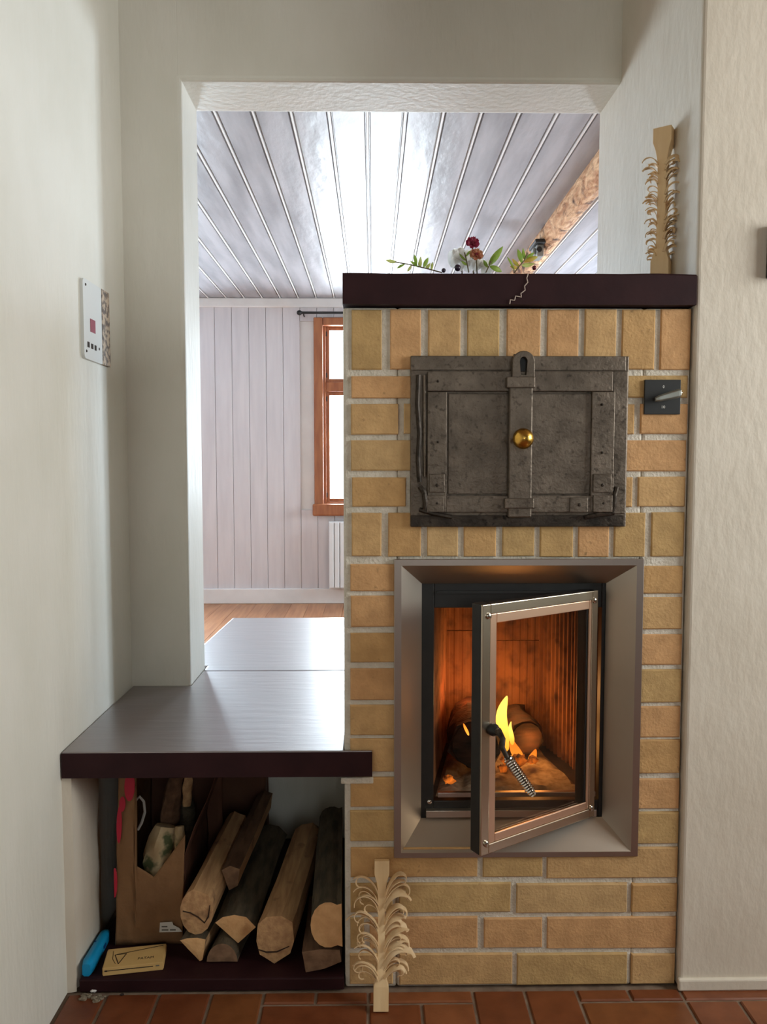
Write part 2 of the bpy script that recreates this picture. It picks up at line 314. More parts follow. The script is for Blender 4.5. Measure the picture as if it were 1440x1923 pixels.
# near right wall with its window, back wall with an added fill-light opening (out of view)
def holed_wall(name, mat, fixed, a0, a1, z0, z1, wa0, wa1, wz0, wz1, axis, t):
    mb = MB()
    for (p0, p1, q0, q1) in ((a0, wa0, z0, z1), (wa1, a1, z0, z1), (wa0, wa1, z0, wz0), (wa0, wa1, wz1, z1)):
        if axis == 'x': mb.box(fixed, fixed+t, p0, p1, q0, q1)
        else: mb.box(p0, p1, fixed, fixed+t, q0, q1)
    return struct(mb, name, mat)
holed_wall('wall_window_side', 'darkwall', NR, NB, YS, 0, ZC, .1, 1.4, 1.05, 2.4, 'x', .2)
holed_wall('wall_behind', 'darkwall', NB-.2, XL, NR, 0, ZC, .05, 1.35, .95, 2.25, 'y', .2)
def simple_window(name, cx, cy, cz, wdt, hgt, axis):
    f = MB()
    def b(a0, a1, z0, z1, t=.03):
        if axis == 'x': f.box(cx-t, cx+t, cy+a0, cy+a1, cz+z0, cz+z1)
        else: f.box(cx+a0, cx+a1, cy-t, cy+t, cz+z0, cz+z1)
    W, H = wdt/2, hgt/2
    b(-W, -W+.06, -H, H); b(W-.06, W, -H, H); b(-W+.06, W-.06, -H, -H+.06); b(-W+.06, W-.06, H-.06, H); b(-.03, .03, -H+.06, H-.06)
    o = struct(f, name, 'winwood')
    for sx in (-1, 1):
        p = MB(); a0, a1 = sorted((sx*.03, sx*(W-.06)))
        if axis == 'x': p.box(cx-.003, cx+.003, cy+a0, cy+a1, cz-H+.06, cz+H-.06)
        else: p.box(cx+a0, cx+a1, cy-.003, cy+.003, cz-H+.06, cz+H-.06)
        p.build('pane', 'pane', o)
    return o
simple_window('window_2', NR+.1, .75, 1.725, 1.3, 1.35, 'x')
simple_window('added_fill_window', .7, NB-.1, 1.6, 1.3, 1.3, 'y')  # unseen window added to go with the fill lamp

# ---- near floor: terracotta tiles set in grout
fl = struct(MB().box(XL-.2, NR+.2, NB-.2, YR, -.12, -.004), 'floor', 'grout')
def tile(x0, x1, y0, y1, j=.0035):
    x0 += j; x1 -= j; y0 += j; y1 -= j
    if x1-x0 < .012 or y1-y0 < .012: return
    dz = random.uniform(-.0008, .0008)+.0005; c = .003
    MB().loft([[(x0, y0, -.02), (x1, y0, -.02), (x1, y1, -.02), (x0, y1, -.02)], [(x0, y0, dz-c), (x1, y0, dz-c), (x1, y1, dz-c), (x0, y1, dz-c)],
               [(x0+c, y0+c, dz), (x1-c, y0+c, dz), (x1-c, y1-c, dz), (x0+c, y1-c, dz)]]).build('tile', 'tile', fl)
TW, TX0, TY0, YE = .2385, -.0115, 1.652, 1.693     # basket weave: cell width, a cell edge, first row line, edge along the stove
for i in range(-3, 7):
    x0 = TX0+i*TW; x1 = x0+TW; k = i % 2
    # sliver course against the stove
    xa, xb = max(x0, XL+.003), x1
    if k == 0:   # long tile upright pair runs through or horizontal sliver
        pass
    cells = {-3: 'v', -2: 'v', -1: 'h2', 0: 'h1', 1: 'v', 2: 'h2', 3: 'h1', 4: 'v', 5: 'h2', 6: 'h1'}[i]
    if cells == 'v':
        for q in (0, 1):
            a, b = x0+q*TW/2, x0+(q+1)*TW/2
            if b > XL: tile(max(a, XL+.003), b, TY0-.12, YE)
    elif cells == 'h2':
        for q in (0, 1): tile(x0+q*TW/2, x0+(q+1)*TW/2, TY0, YE)
        tile(x0, x1, TY0-.12, TY0)
    else:
        tile(x0, x1, TY0, YE)
        for q in (0, 1): tile(x0+q*TW/2, x0+(q+1)*TW/2, TY0-.12, TY0)
for r in range(3):
    y1 = TY0-.12-r*TW; y0 = y1-TW
    for i in range(-3, 7):
        x0 = TX0+i*TW
        if (i+r) % 2:
            for q in (0, 1):
                if x0+(q+1)*TW/2 > XL+.02: tile(max(x0+q*TW/2, XL+.003), x0+(q+1)*TW/2, y0, y1)
        else:
            for q in (0, 1):
                if x0+TW > XL+.02: tile(max(x0, XL+.003), x0+TW, y0+q*TW/2, y0+(q+1)*TW/2)
o = struct(MB().box(XL, NR, NB, TY0-.12-3*TW, -.004, -.0005), 'floor_outer', 'tile')

# ---- far room
f2 = struct(MB().box(FXL-.2, FXR+.2, YR, YF+.2, -.12, -.02), 'floor.001', 'gapdark')
n = 38; bw = (FXR-FXL)/n
for i in range(n):
    x0 = FXL+i*bw; MB().box(x0+.001, x0+bw-.001, YR, YF, -.02, random.uniform(-.0006, .0006)).build('plank', 'floorwood', f2)
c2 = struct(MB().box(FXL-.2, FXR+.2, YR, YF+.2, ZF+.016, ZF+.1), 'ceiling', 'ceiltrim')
# boards run away from the opening; measured joint lines at the opening's top edge
j0 = on_z(400, 205, ZF); j9 = on_z(1051, 205, ZF); step = (j9.x-j0.x)/9
xs0 = j0.x-step*math.ceil((j0.x-FXL)/step)
i = 0
while xs0+i*step < FXR:
    x0 = xs0+i*step; x1 = x0+step; i += 1
    a, b = max(x0+.009, FXL), min(x1-.009, FXR)
    if b-a < .02: continue
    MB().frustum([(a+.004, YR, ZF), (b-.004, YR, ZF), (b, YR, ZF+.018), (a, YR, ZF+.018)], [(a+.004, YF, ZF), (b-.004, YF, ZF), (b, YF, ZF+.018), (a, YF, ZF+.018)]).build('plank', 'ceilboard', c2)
    if x1 < FXR:     # rounded bead in the joint
        MB().frustum([(x1-.0035, YR, ZF-.003), (x1+.0035, YR, ZF-.003), (x1+.0065, YR, ZF+.017), (x1-.0065, YR, ZF+.017)],
                     [(x1-.0035, YF, ZF-.003), (x1+.0035, YF, ZF-.003), (x1+.0065, YF, ZF+.017), (x1-.0065, YF, ZF+.017)]).build('bead', 'ceiltrim', c2)
# far wall boards around the window
WX0, WX1 = -.475, .475
WZ1 = on_y(600, 603, YF).z; WZ0 = on_y(600, 958, YF).z
fw = MB()
V0, V1 = -2.72, -1.78      # the second window, further left
for (x0, x1, z0, z1) in ((FXL-.2, V0, 0, ZF), (V0, V1, 0, WZ0), (V0, V1, WZ1, ZF), (V1, WX0, 0, ZF), (WX1, FXR+.2, 0, ZF), (WX0, WX1, 0, WZ0), (WX0, WX1, WZ1, ZF)): fw.box(x0, x1, YF+.02, YF+.2, z0, z1)
fw = struct(fw, 'wall_far', 'whitetrim')
j = on_y(405, 800, YF).x; st = (on_y(564, 800, YF).x-j)/5
k0 = math.floor((FXL-j)/st); i = k0
while j+i*st < FXR:
    x0 = max(j+i*st, FXL)+.0012; x1 = min(j+(i+1)*st, FXR)-.0012; i += 1
    if x1-x0 < .02: continue
    spans = [(0, WZ0), (WZ1, ZF)] if (x1 > WX0 and x0 < WX1) or (x1 > V0 and x0 < V1) else [(0, ZF)]
    d = random.uniform(0, .0015)
    for z0, z1 in spans:
        c = .003
        MB().frustum([(x0+c, YF+d, z0), (x1-c, YF+d, z0), (x1, YF+d+c, z0), (x1, YF+.021, z0), (x0, YF+.021, z0), (x0, YF+d+c, z0)],
                     [(x0+c, YF+d, z1), (x1-c, YF+d, z1), (x1, YF+d+c, z1), (x1, YF+.021, z1), (x0, YF+.021, z1), (x0, YF+d+c, z1)]).build('board', 'wallboard', fw)
zb = on_y(500, 1105, YF).z; zt = on_y(500, 578, YF).z
struct(MB().box(FXL, FXR, YF-.022, YF, 0, zb), 'baseboard_far', 'whitetrim', bevel=.006)
struct(MB().box(FXL, FXR, YF-.03, YF, zt, ZF), 'trim_1', 'whitetrim', bevel=.01)
struct(MB().box(FXL-.2, FXL, YR, YF, 0, ZF), 'wall_far_left', 'wallboard')
holed_wall('wall_far_right', 'wallboard', FXR, YR, YF, 0, ZF, 5.2, 6.3, .75, 2.25, 'x', .2)
simple_window('window_5', FXR+.1, 5.75, 1.5, 1.1, 1.5, 'x')
simple_window('window_4', (V0+V1)/2, YF+.08, (WZ0+WZ1)/2, V1-V0, WZ1-WZ0, 'y')
struct(MB().box(XR+.02, FXR+.2, YR-.001, YR+.02, 0, ZF), 'wall_far_near', 'plaster')
# ---- the visible window
def fx(px): return on_y(px, 800, YF).x
def fz(py): return on_y(620, py, YF).z
wn = bpy.data.objects.new('window_1', None); COL.objects.link(wn); wn.location = (0, YF, WZ0); OFF[wn] = Vector((0, YF, WZ0)); wn['kind'] = 'structure'
cs = MB(); cx0 = fx(590); cx1 = -cx0; cw = fx(607)-cx0
cs.box(cx0, cx0+cw, YF-.03, YF+.03, fz(950), fz(597)); cs.box(cx1-cw, cx1, YF-.03, YF+.03, fz(950), fz(597)); cs.box(cx0+cw, cx1-cw, YF-.03, YF+.03, fz(612), fz(597))
cs.build('casing', 'winwood', wn, bevel=.008)
sl = MB(); sl.box(cx0-.015, cx1+.015, YF-.06, YF+.05, fz(968), fz(946)); sl.build('sill', 'winwood', wn, bevel=.012)
ix0 = fx(607); ix1 = -ix0
fr = MB().box(ix0, ix0+.022, YF+.02, YF+.12, fz(948), fz(610)).box(ix1-.022, ix1, YF+.02, YF+.12, fz(948), fz(610)).box(ix0+.022, ix1-.022, YF+.02, YF+.12, fz(612), fz(606)).box(ix0+.022, ix1-.022, YF+.02, YF+.12, fz(948), fz(943))
fr.box(ix0+.022, ix1-.022, YF+.02, YF+.10, fz(735), fz(717)); fr.box(-.035, .035, YF+.02, YF+.10, fz(943), fz(612))
fr.build('frame', 'winwood', wn, bevel=.004)
for (a, b, t, u) in ((ix0+.022, -.035, 612, 717), (.035, ix1-.022, 612, 717), (ix0+.022, -.035, 735, 943), (.035, ix1-.022, 735, 943)):
    sw = .03; z1, z0 = fz(t), fz(u); y0 = YF+.045; y1 = YF+.085
    sh = MB().box(a, a+sw, y0, y1, z0, z1).box(b-sw, b, y0, y1, z0, z1).box(a+sw, b-sw, y0, y1, z0, z0+sw).box(a+sw, b-sw, y0, y1, z1-sw, z1).build('sash', 'winwood', wn, bevel=.004)
    MB().box(a+sw-.005, b-sw+.005, YF+.06, YF+.066, z0+sw-.005, z1-sw+.005).build('pane', 'pane', sh)
    for hz in (z0+.06, z1-.06): MB().lathe([(-.02, .006), (.02, .006)], (a+.004 if a < -.1 else b-.004, y0-.004, hz), (0, 0, 1), 8).build('hinge', 'black', sh, smooth=True)

# ================================================================== CURTAIN ROD, RADIATOR, BEAM (far room)
rd = thing('curtain_rod', 'black metal curtain rod with a knob end above the brown window', 'curtain rod', (0, YF-.06, fz(590)))
zr = fz(590); xk = fx(566)
MB().tube([(xk, YF-.06, zr), (-xk, YF-.06, zr)], .011, 10).build('rod', 'blackmatte', rd, smooth=True)
for sx in (1, -1):
    MB().lathe([(-.024, .004), (-.02, .014), (-.008, .02), (.008, .02), (.016, .013), (.022, .012)], (sx*(xk-.004), YF-.06, zr), (sx*1, 0, 0), 14).build('finial', 'blackmatte', rd, smooth=True)
    MB().tube([(sx*(xk+.03), YF+.002, zr-.02), (sx*(xk+.03), YF-.05, zr-.02), (sx*(xk+.03), YF-.06, zr-.008)], .006, 8).build('bracket', 'blackmatte', rd, smooth=True)
ra = thing('radiator', 'white ribbed panel radiator below the brown window', 'radiator', (0, YF-.07, fz(1103)))
rx0 = fx(617); rz0, rz1 = fz(1103), fz(978); nf = 16; fwid = -2*rx0/nf
for i in range(nf):
    a = rx0+i*fwid
    MB().loft([[(a+.006, YF-.09, z), (a+fwid-.006, YF-.09, z), (a+fwid-.001, YF-.078, z), (a+fwid-.001, YF-.05, z), (a+.001, YF-.05, z), (a+.001, YF-.078, z)] for z in (rz0+.01, rz1-.01)]).build('rib', 'radiator', ra, bevel=.003)
MB().box(rx0, -rx0, YF-.085, YF-.045, rz1-.02, rz1).build('top_rail', 'radiator', ra, bevel=.006)
MB().box(rx0, -rx0, YF-.08, YF-.05, rz0, rz0+.02).build('bottom_rail', 'radiator', ra, bevel=.006)
for sx in (-.8, .8): MB().box(rx0*sx-.02, rx0*sx+.02, YF-.05, YF-.003, rz0+.3, rz0+.34).build('bracket', 'radiator', ra)
# rough beam under the ceiling
bx = 1.005; loops = []; NS = 60
for i in range(NS+1):
    y = YR+(YF-YR)*i/NS; h = .115; wd = .09; lp = []
    for (u, v) in ((0, 0), (-.012, -.25), (-.006, -.5), (.002, -.75), (.012, -.93), (.028, -1), (wd*.5, -1.02), (wd-.02, -1), (wd, -.85), (wd, -.4), (wd, 0)):
        p = Vector((bx+u, y, ZF+v*h)); d = noise.noise(Vector((u*14, y*3.1, v*4)))*.014+noise.noise(Vector((u*40, y*9, v*14)))*.007
        if v < 0: p += Vector((d, 0, d*.6))
        if v == 0: p.z = ZF+.003
        lp.append(p)
    loops.append(lp)
bmo = MB().loft(loops).build('ceiling_beam', 'beam', smooth=True, angle=math.radians(60))
tag(bmo, 'rough hewn bare brown timber beam under the white ceiling', 'beam')
lb = on_x(1008, 470, bx-.022)
lt = thing('beam_bracket', 'small grey metal bracket with a round hole on the rough beam', 'bracket', lb)
q = .05; bxx = lb.x
MB().box(bxx-.012, bxx+.028, lb.y-.06, lb.y+.06, lb.z-.05, lb.z+.02).build('plate', 'greymetal', lt, bevel=.005)
MB().box(bxx-.03, bxx+.05, lb.y-.1, lb.y+.1, lb.z+.02, lb.z+.04).build('cap', 'black', lt, bevel=.004)
MB().lathe([(0, .016), (.006, .016)], (bxx, lb.y-.064, lb.z-.012), (0, -1, 0), 14).build('hole', 'black', lt, smooth=True)
MB().box(bxx-.03, bxx-.012, lb.y-.03, lb.y+.03, lb.z-.03, lb.z+.005).build('tab', 'greymetal', lt, bevel=.004)

# ================================================================== MASONRY HEATER
XS = on_y(645, 1000, YS).x
st_ = thing('masonry_heater', 'yellow brick wood stove with iron oven door and open glass fire door', 'stove', (.32, YS+.4, 0))
f0 = on_y(746, 1056, YS); f1 = on_y(1191, 1602, YS)       # hole behind the steel surround
SB = 2.62; ST = on_y(700, 571, YS-.018).z-.0024; CF = YS+.0055
core = MB().box(XS, f0.x, CF, SB, 0, ST).box(f1.x, XR-.002, CF, SB, 0, ST).box(f0.x, f1.x, CF, SB, f0.z, ST).box(f0.x, f1.x, CF, SB, 0, f1.z).box(f0.x, f1.x, 2.2, SB, f1.z, f0.z)
core.build('masonry_core', 'mortar', st_, bevel=.006)
rows = [((580, 694), [(659, 717), (731, 790), (804, 865), (878, 938), (952, 1014), (1027, 1087), (1099, 1156), (1169, 1229), (1242, 1297)]),
        ((705, 748), [(659, 785), (1175, 1291)]), ((758, 816), [(659, 748), (757, 790), (1160, 1192), (1203, 1290)]), ((826, 885), [(659, 790), (1160, 1289)]),
        ((895, 952), [(660, 763), (1160, 1187), (1199, 1287)]),
        ((962, 1046), [(660, 717), (729, 790), (802, 861), (871, 932), (943, 1004), (1014, 1076), (1086, 1143), (1153, 1211), (1224, 1285)]),
        ((1593, 1648), [(657, 897), (907, 1019), (1028, 1274)]), ((1660, 1714), [(658, 738), (749, 960), (969, 1178), (1187, 1272)]),
        ((1724, 1781), [(657, 684), (694, 898), (908, 1019), (1028, 1271)]), ((1792, 1849), [(656, 738), (749, 962), (971, 1177), (1186, 1270)])]
for a, b in zip([(1060, 1112), (1119, 1178), (1188, 1245), (1255, 1316), (1325, 1382), (1388, 1449), (1460, 1515), (1523, 1581)], [1282, 1281, 1280, 1279, 1278, 1277, 1276, 1275]):
    rows.append((a, [(657, 744)])); rows.append(((a[0]+2, a[1]+4), [(1188, b)]))
for (ya, yb), xs in rows:
    for xa, xb in xs:
        p = on_y(xa, ya, YS); q = on_y(xb, yb, YS); J = lambda: random.uniform(-.0011, .0011); d = random.uniform(-.001, .0012); c = .003
        x0, x1, z0, z1 = p.x+J(), q.x+J(), q.z+J(), p.z+J(); x1 = min(x1, XR-.004)
        f = YS+d; cor = lambda k, y: [(x0+k+J()*.5, y, z0+k+J()*.5), (x1-k+J()*.5, y, z0+k+J()*.5), (x1-k+J()*.5, y, z1-k+J()*.5), (x0+k+J()*.5, y, z1-k+J()*.5)]
        MB().loft([cor(c, f), cor(.0008, f+.002), cor(0, f+.02)]).build('brick', 'brick', st_)
# ---- iron oven door (plate > rails, panel, bar ...)
Y0 = YS-.008
pl = rect(MB(), 771, 1175, 668, 989, Y0, YS+.01).build('oven_door', 'iron', st_, bevel=.002); pl['label'] = 'dark forged iron oven door with a brass knob'
def iron(name, x0, x1, y0, y1, t0, t1, mat='iron', bev=.0015): return rect(MB(), x0, x1, y0, y1, Y0-t1, Y0-t0).build(name, mat, pl, bevel=bev)
iron('edge_strip', 771, 1175, 668, 696, 0, .003); iron('edge_strip', 1152, 1174, 697, 965, 0, .003); iron('edge_strip', 771, 1172, 968, 989, 0, .003, 'irondark')  # bottom strip darker: the dark floor's reflection is put into its colour
iron('rail', 803, 1151, 697, 735, .002, .012); iron('rail', 838, 1112, 931, 962, .002, .011)
iron('stile', 803, 838, 735.5, 962, .002, .012); iron('stile', 1112, 1151, 735.5, 962, .002, .012)
iron('panel', 842, 1108, 739, 928, 0, .004)
iron('latch_bar', 957, 998, 712, 972, .006, .024, bev=.003)
iron('clip', 952, 1005, 707, 728, .010, .029, bev=.002); iron('clip', 948, 1003, 936, 955, .010, .027, bev=.002)
iron('hinge_plate', 806, 835, 890, 925, .010, .0155); iron('hinge_plate', 801, 834, 930, 962, .010, .0165); iron('hinge_plate', 1114, 1148, 890, 925, .010, .0155)
iron('hinge_plate', 1114, 1150, 930, 962, .010, .0165); iron('hinge_plate', 1070, 1104, 934, 962, .010, .0145)
# keyhole head of the latch bar
hd = MB(); c = on_y(979, 683, Y0); R0 = .0245; outer = []; inner = []
for k in range(25):
    a = PI*k/24; outer.append((c.x+R0*math.cos(a), c.z+R0*math.sin(a)))
zb_ = on_y(979, 711, Y0).z; outer += [(c.x-R0, zb_), (c.x+R0, zb_)]
for k in range(27):
    if k < 25: a = PI*k/24; inner.append((c.x+.0085*math.cos(a), c.z+.001+.011*math.sin(a)))
    elif k == 25: inner.append((c.x-.006, zb_+.005))
    else: inner.append((c.x+.006, zb_+.005))
yb0, yb1 = Y0-.026, Y0-.008
hd.loft([[(x, yb0, z) for x, z in inner], [(x, yb0, z) for x, z in outer], [(x, yb1, z) for x, z in outer], [(x, yb1, z) for x, z in inner], [(x, yb0, z) for x, z in inner]], cap=False)
hd.build('latch_head', 'iron', pl, bevel=.002); rect(MB(), 965, 993, 665, 712, Y0-.010, Y0-.002).build('keyhole', 'black', pl)
kb = on_y(981, 824, Y0-.055)
MB().lathe([(0, .007), (.022, .007), (.026, .013), (.031, .019), (.039, .0225), (.047, .0215), (.054, .016), (.058, .008), (.059, .001)], (kb.x, Y0-.022, kb.z), (0, -1, 0), 24).build('knob', 'brass', pl, smooth=True, angle=math.radians(70))
for (x, y, r) in ((820, 911, .004), (820, 945, .004), (1130, 911, .004), (1132, 945, .004), (1087, 948, .004), (822, 716, .003), (822, 830, .003), (1130, 760, .003), (1130, 850, .003)):
    p = on_y(x, y, Y0-.012); MB().lathe([(0, r), (.004, r*.9), (.0062, r*.4)], (p.x, Y0-.0115, p.z), (0, -1, 0), 8).build('rivet', 'irondark', pl, smooth=True)
def rod(pts, r, mat='irondark'): MB().tube([on_y(x, y, Y0-t) for x, y, t in pts], r, 7).build('hinge_pin', mat, pl, smooth=True)
rod([(786, 704, .006), (784, 760, .007), (788, 815, .006), (785, 860, .007), (788, 905, .006)], .005)
rod([(797, 705, .005), (797, 800, .006), (798, 895, .005)], .004, 'iron')
rod([(789, 914, .008), (797, 925, .014), (799, 945, .014), (798, 958, .010)], .0055); rod([(788, 957, .008), (812, 964, .013), (848, 971, .009)], .005)
rod([(1158, 915, .008), (1154, 930, .012), (1153, 950, .012), (1148, 962, .009)], .005); rod([(1152, 964, .008), (1125, 966, .013), (1098, 972, .009)], .005)
# ---- steel surround of the fire door
sr = bpy.data.objects.new('fire_surround', None); COL.objects.link(sr); sr.parent = st_
a = on_y(740, 1050, YS); b = on_y(1196, 1606, YS); sr.location = Vector(((a.x+b.x)/2, YS, b.z))-OFF[st_]; OFF[sr] = Vector(((a.x+b.x)/2, YS, b.z)); sr['label'] = 'bevelled brushed steel surround'
YI = 1.75; i0 = on_y(792, 1096, YI); i1 = on_y(1130, 1534, YI)
o0, o1 = (a.x, a.z), (b.x, b.z); yf = YS-.006; m0 = (a.x+.016, a.z-.014); m1 = (b.x-.016, b.z+.012)
R4 = lambda p, q, y: [(p[0], y, q[1]), (q[0], y, q[1]), (q[0], y, p[1]), (p[0], y, p[1])]
MB().loft([R4(o0, o1, YS+.004), R4(o0, o1, yf), R4(m0, m1, yf)], cap=False).build('rim', 'steelrim', sr, bevel=.001)
A = R4(m0, m1, yf); B = R4((i0.x, i0.z), (i1.x, i1.z), YI)
for k, nm in enumerate(('bevel_bottom', 'bevel_right', 'bevel_top', 'bevel_left')):
    l = (k+1) % 4; A2 = [Vector(A[k]), Vector(A[l]), Vector(B[l]), Vector(B[k])]; nn = (A2[1]-A2[0]).cross(A2[3]-A2[0]).normalized()
    if nn.y < 0: nn = -nn
    MB().frustum(A2, [p+nn*.004 for p in A2]).build('bevel_panel', 'steel', sr)
# black inner frame with its opening
h0 = on_y(815, 1141, YI+.01); h1 = on_y(1122, 1500, YI+.01); yk = YI+.004
MB().box(i0.x-.01, h0.x, yk, YI+.03, i1.z-.01, i0.z+.01).box(h1.x, i1.x+.01, yk, YI+.03, i1.z-.01, i0.z+.01).box(h0.x, h1.x, yk, YI+.03, h0.z, i0.z+.01).box(h0.x, h1.x, yk, YI+.03, i1.z-.01, h1.z).build('inner_frame', 'black', sr, bevel=.002)
rect(MB(), 800, 1120, 1523, 1534, YI-.010, YI+.006).build('sill_strip', 'steel', sr, bevel=.001)
rect(MB(), 820, 1122, 1110, 1114, YI-.001, YI+.006).build('seal_strip', 'blackmatte', sr)
rect(MB(), 822, 1118, 1489, 1496, YI+.0, YI+.012).build('sill_lip', 'steelrim', sr, bevel=.001)
def screw(p, ax, par, r=.0065):
    p = Vector(p); MB().lathe([(0, r), (.0035, r*.95), (.005, r*.6)], p, ax, 12).build('bolt', 'chrome', par, smooth=True)
p = on_y(806, 1505, yk); screw(p, (0, -1, 0), sr, .0055)
# ---- firebox lining with vertical flutes
FB0, FB1 = YI+.03, 2.14
fxl0, fxr0 = h0.x-.006, h1.x+.004; fxl1, fxr1 = on_y(838, 1300, FB1).x, on_y(1012, 1300, FB1).x
zf0, zf1 = h1.z-.004, h0.z+.06
fb = bpy.data.objects.new('firebox', None); COL.objects.link(fb); fb.parent = st_; fb.location = Vector((.33, 1.95, zf0))-OFF[st_]; OFF[fb] = Vector((.33, 1.95, zf0))
def fluted(p, q, name, z0, z1, pitch=.0125, dep=.0032, skip=0):
    p = Vector(p); q = Vector(q); L = (q-p).length; t = (q-p)/L; nrm = Vector((-t.y, t.x)); n = int(L/pitch); lp = []
    for i in range(n):
        for fr_, dd in ((0, 0), (.30, 0), (.45, dep), (.85, dep)):
            u = (i+fr_)*L/n; r = p+t*u+nrm*dd; lp.append((r.x, r.y))
    lp.append((q.x, q.y)); back = [q+nrm*.03, p+nrm*.03]; poly = lp+[(v.x, v.y) for v in back]
    MB().loft([[(x, y, z0) for x, y in poly], [(x, y, z1) for x, y in poly]]).build(name, 'fireclay', fb)
zm = zf0+.62*(zf1-zf0)
fluted((fxl0, FB0), (fxl1, FB1), 'left_wall', zf0, zf1, dep=.002)
mid = (fxl1+.36*(fxr1-fxl1))
fluted((fxl1, FB1), (mid-.001, FB1), 'back_panel', zf0, zm-.001, .022, .002); fluted((fxl1, FB1), (mid-.001, FB1), 'back_panel', zm+.001, zf1, .022, .002)
fluted((mid+.001, FB1+.002), (fxr1, FB1+.002), 'back_panel', zf0, zm-.03, .019, .0022); fluted((mid+.001, FB1+.001), (fxr1, FB1+.001), 'back_panel', zm-.028, zf1, .019, .002)
fluted((fxr1, FB1), (fxr1+.045, FB1-.17), 'right_wall', zf0, zf1, .020, .010); fluted((fxr1+.045, FB1-.17), (fxr0, FB0), 'right_wall', zf0, zf1, .020, .010)
MB().box(fxl0-.02, fxr0+.02, FB0, FB1+.03, zf0-.03, zf0).build('firebox_floor', 'soot', fb)
MB().box(fxl0-.03, fxr0+.03, FB0, FB1+.03, zf1, zf1+.02).build('firebox_roof', 'soot', fb)
ashb = MB(); nx, ny = 26, 12; g = []
for jx in range(nx+1):
    for jy in range(ny+1):
        y = FB0+.006+.30*jy/ny; tt = (y-FB0)/(FB1-FB0); xa_ = fxl0+(fxl1-fxl0)*tt+.012; xb_ = fxr0+min(0, (fxr1-fxr0)*(tt+.12))-.016; x = xa_+(xb_-xa_)*jx/nx
        e = min(jx, nx-jx, jy, ny-jy); h = .003+max(0, noise.noise(Vector((x*30, y*30, 3)))+.35)*.016
        ashb.v.append(Vector((x, y, zf0+(h if e else .0005))))
for jx in range(nx):
    for jy in range(ny): q0 = jx*(ny+1)+jy; ashb.f.append((q0, q0+ny+1, q0+ny+2, q0+1))
tag(ashb.build('ash_bed', 'ash', smooth=True), 'grey ash spread over the firebox floor', 'ash', kind='stuff')
# ---- swung-open fire door, hinged on the right
Hx = on_y(1117, 1300, 1.742); Fx = on_y(902, 1300, 1.56)
DW = ((Hx.x-Fx.x)**2+(1.742-1.56)**2)**.5; du = Vector((Fx.x-Hx.x, 1.56-1.742, 0)).normalized(); dn = Vector((-du.y, du.x, 0))
if dn.y > 0: dn = -dn                       # door's front normal, towards the room
ZT, ZB = on_y(1117, 1108, 1.742).z, on_y(1117, 1531, 1.742).z
HP = Vector((Hx.x, 1.742, 0))
fd = bpy.data.objects.new('fire_door', None); COL.objects.link(fd); fd.parent = st_; fd.location = HP+Vector((0, 0, ZB))-OFF[st_]; OFF[fd] = HP+Vector((0, 0, ZB)); fd['label'] = 'glass fire door standing open'
def D(u, z, t=0): return HP+du*u+dn*t+Vector((0, 0, z))
def dbox(mb, u0, u1, z0, z1, t0, t1):
    return mb.frustum([D(u0, z0, t0), D(u1, z0, t0), D(u1, z1, t0), D(u0, z1, t0)], [D(u0, z0, t1), D(u1, z0, t1), D(u1, z1, t1), D(u0, z1, t1)])
SW = .030
blk = MB(); dbox(blk, DW-SW, DW, ZB, ZT, -.030, -.001); dbox(blk, 0, SW, ZB, ZT, -.030, -.001); dbox(blk, SW, DW-SW, ZT-SW-.008, ZT, -.022, -.001); dbox(blk, SW, DW-SW, ZB, ZB+SW, -.022, -.001)
blk.build('door_frame', 'black', fd, bevel=.002)
of = MB(); s1, s2 = .018, .036
dbox(of, DW-s1-.004, DW, ZB, ZT, -.001, .005); dbox(of, 0, s1, ZB, ZT, -.001, .005); dbox(of, s1, DW-s1-.004, ZT-.021, ZT, -.001, .005); dbox(of, s1, DW-s1-.004, ZB, ZB+.021, -.001, .005)
of.build('steel_edge', 'doorsteel', fd, bevel=.0015)
inf = MB(); dbox(inf, DW-s2-.004, DW-s1-.0045, ZB+.0215, ZT-.0215, -.001, .003); dbox(inf, s1+.0005, s1+.008, ZB+.0215, ZT-.0215, -.001, .003); dbox(inf, s1+.0085, DW-s2-.0045, ZT-.041, ZT-.0215, -.001, .003); dbox(inf, s1+.0085, DW-s2-.0045, ZB+.0215, ZB+.039, -.001, .003)
inf.build('trim_strip', 'doorinner', fd, bevel=.001)
dbox(MB(), s1+.004, DW-s1-.006, ZB+.025, ZT-.025, -.0065, -.0025).build('glass', 'doorglass', fd)
for (u, z) in ((.012, ZT-.022), (DW-.016, ZT-.024), (.012, ZB+.022), (DW-.014, ZB+.024)): screw(D(u, z, .005), dn, fd)
for z in (ZT-.06, ZB+.06): MB().lathe([(-.02, .006), (.02, .006)], D(-.004, z, -.012), (0, 0, 1), 10).build('hinge', 'black', fd, smooth=True)
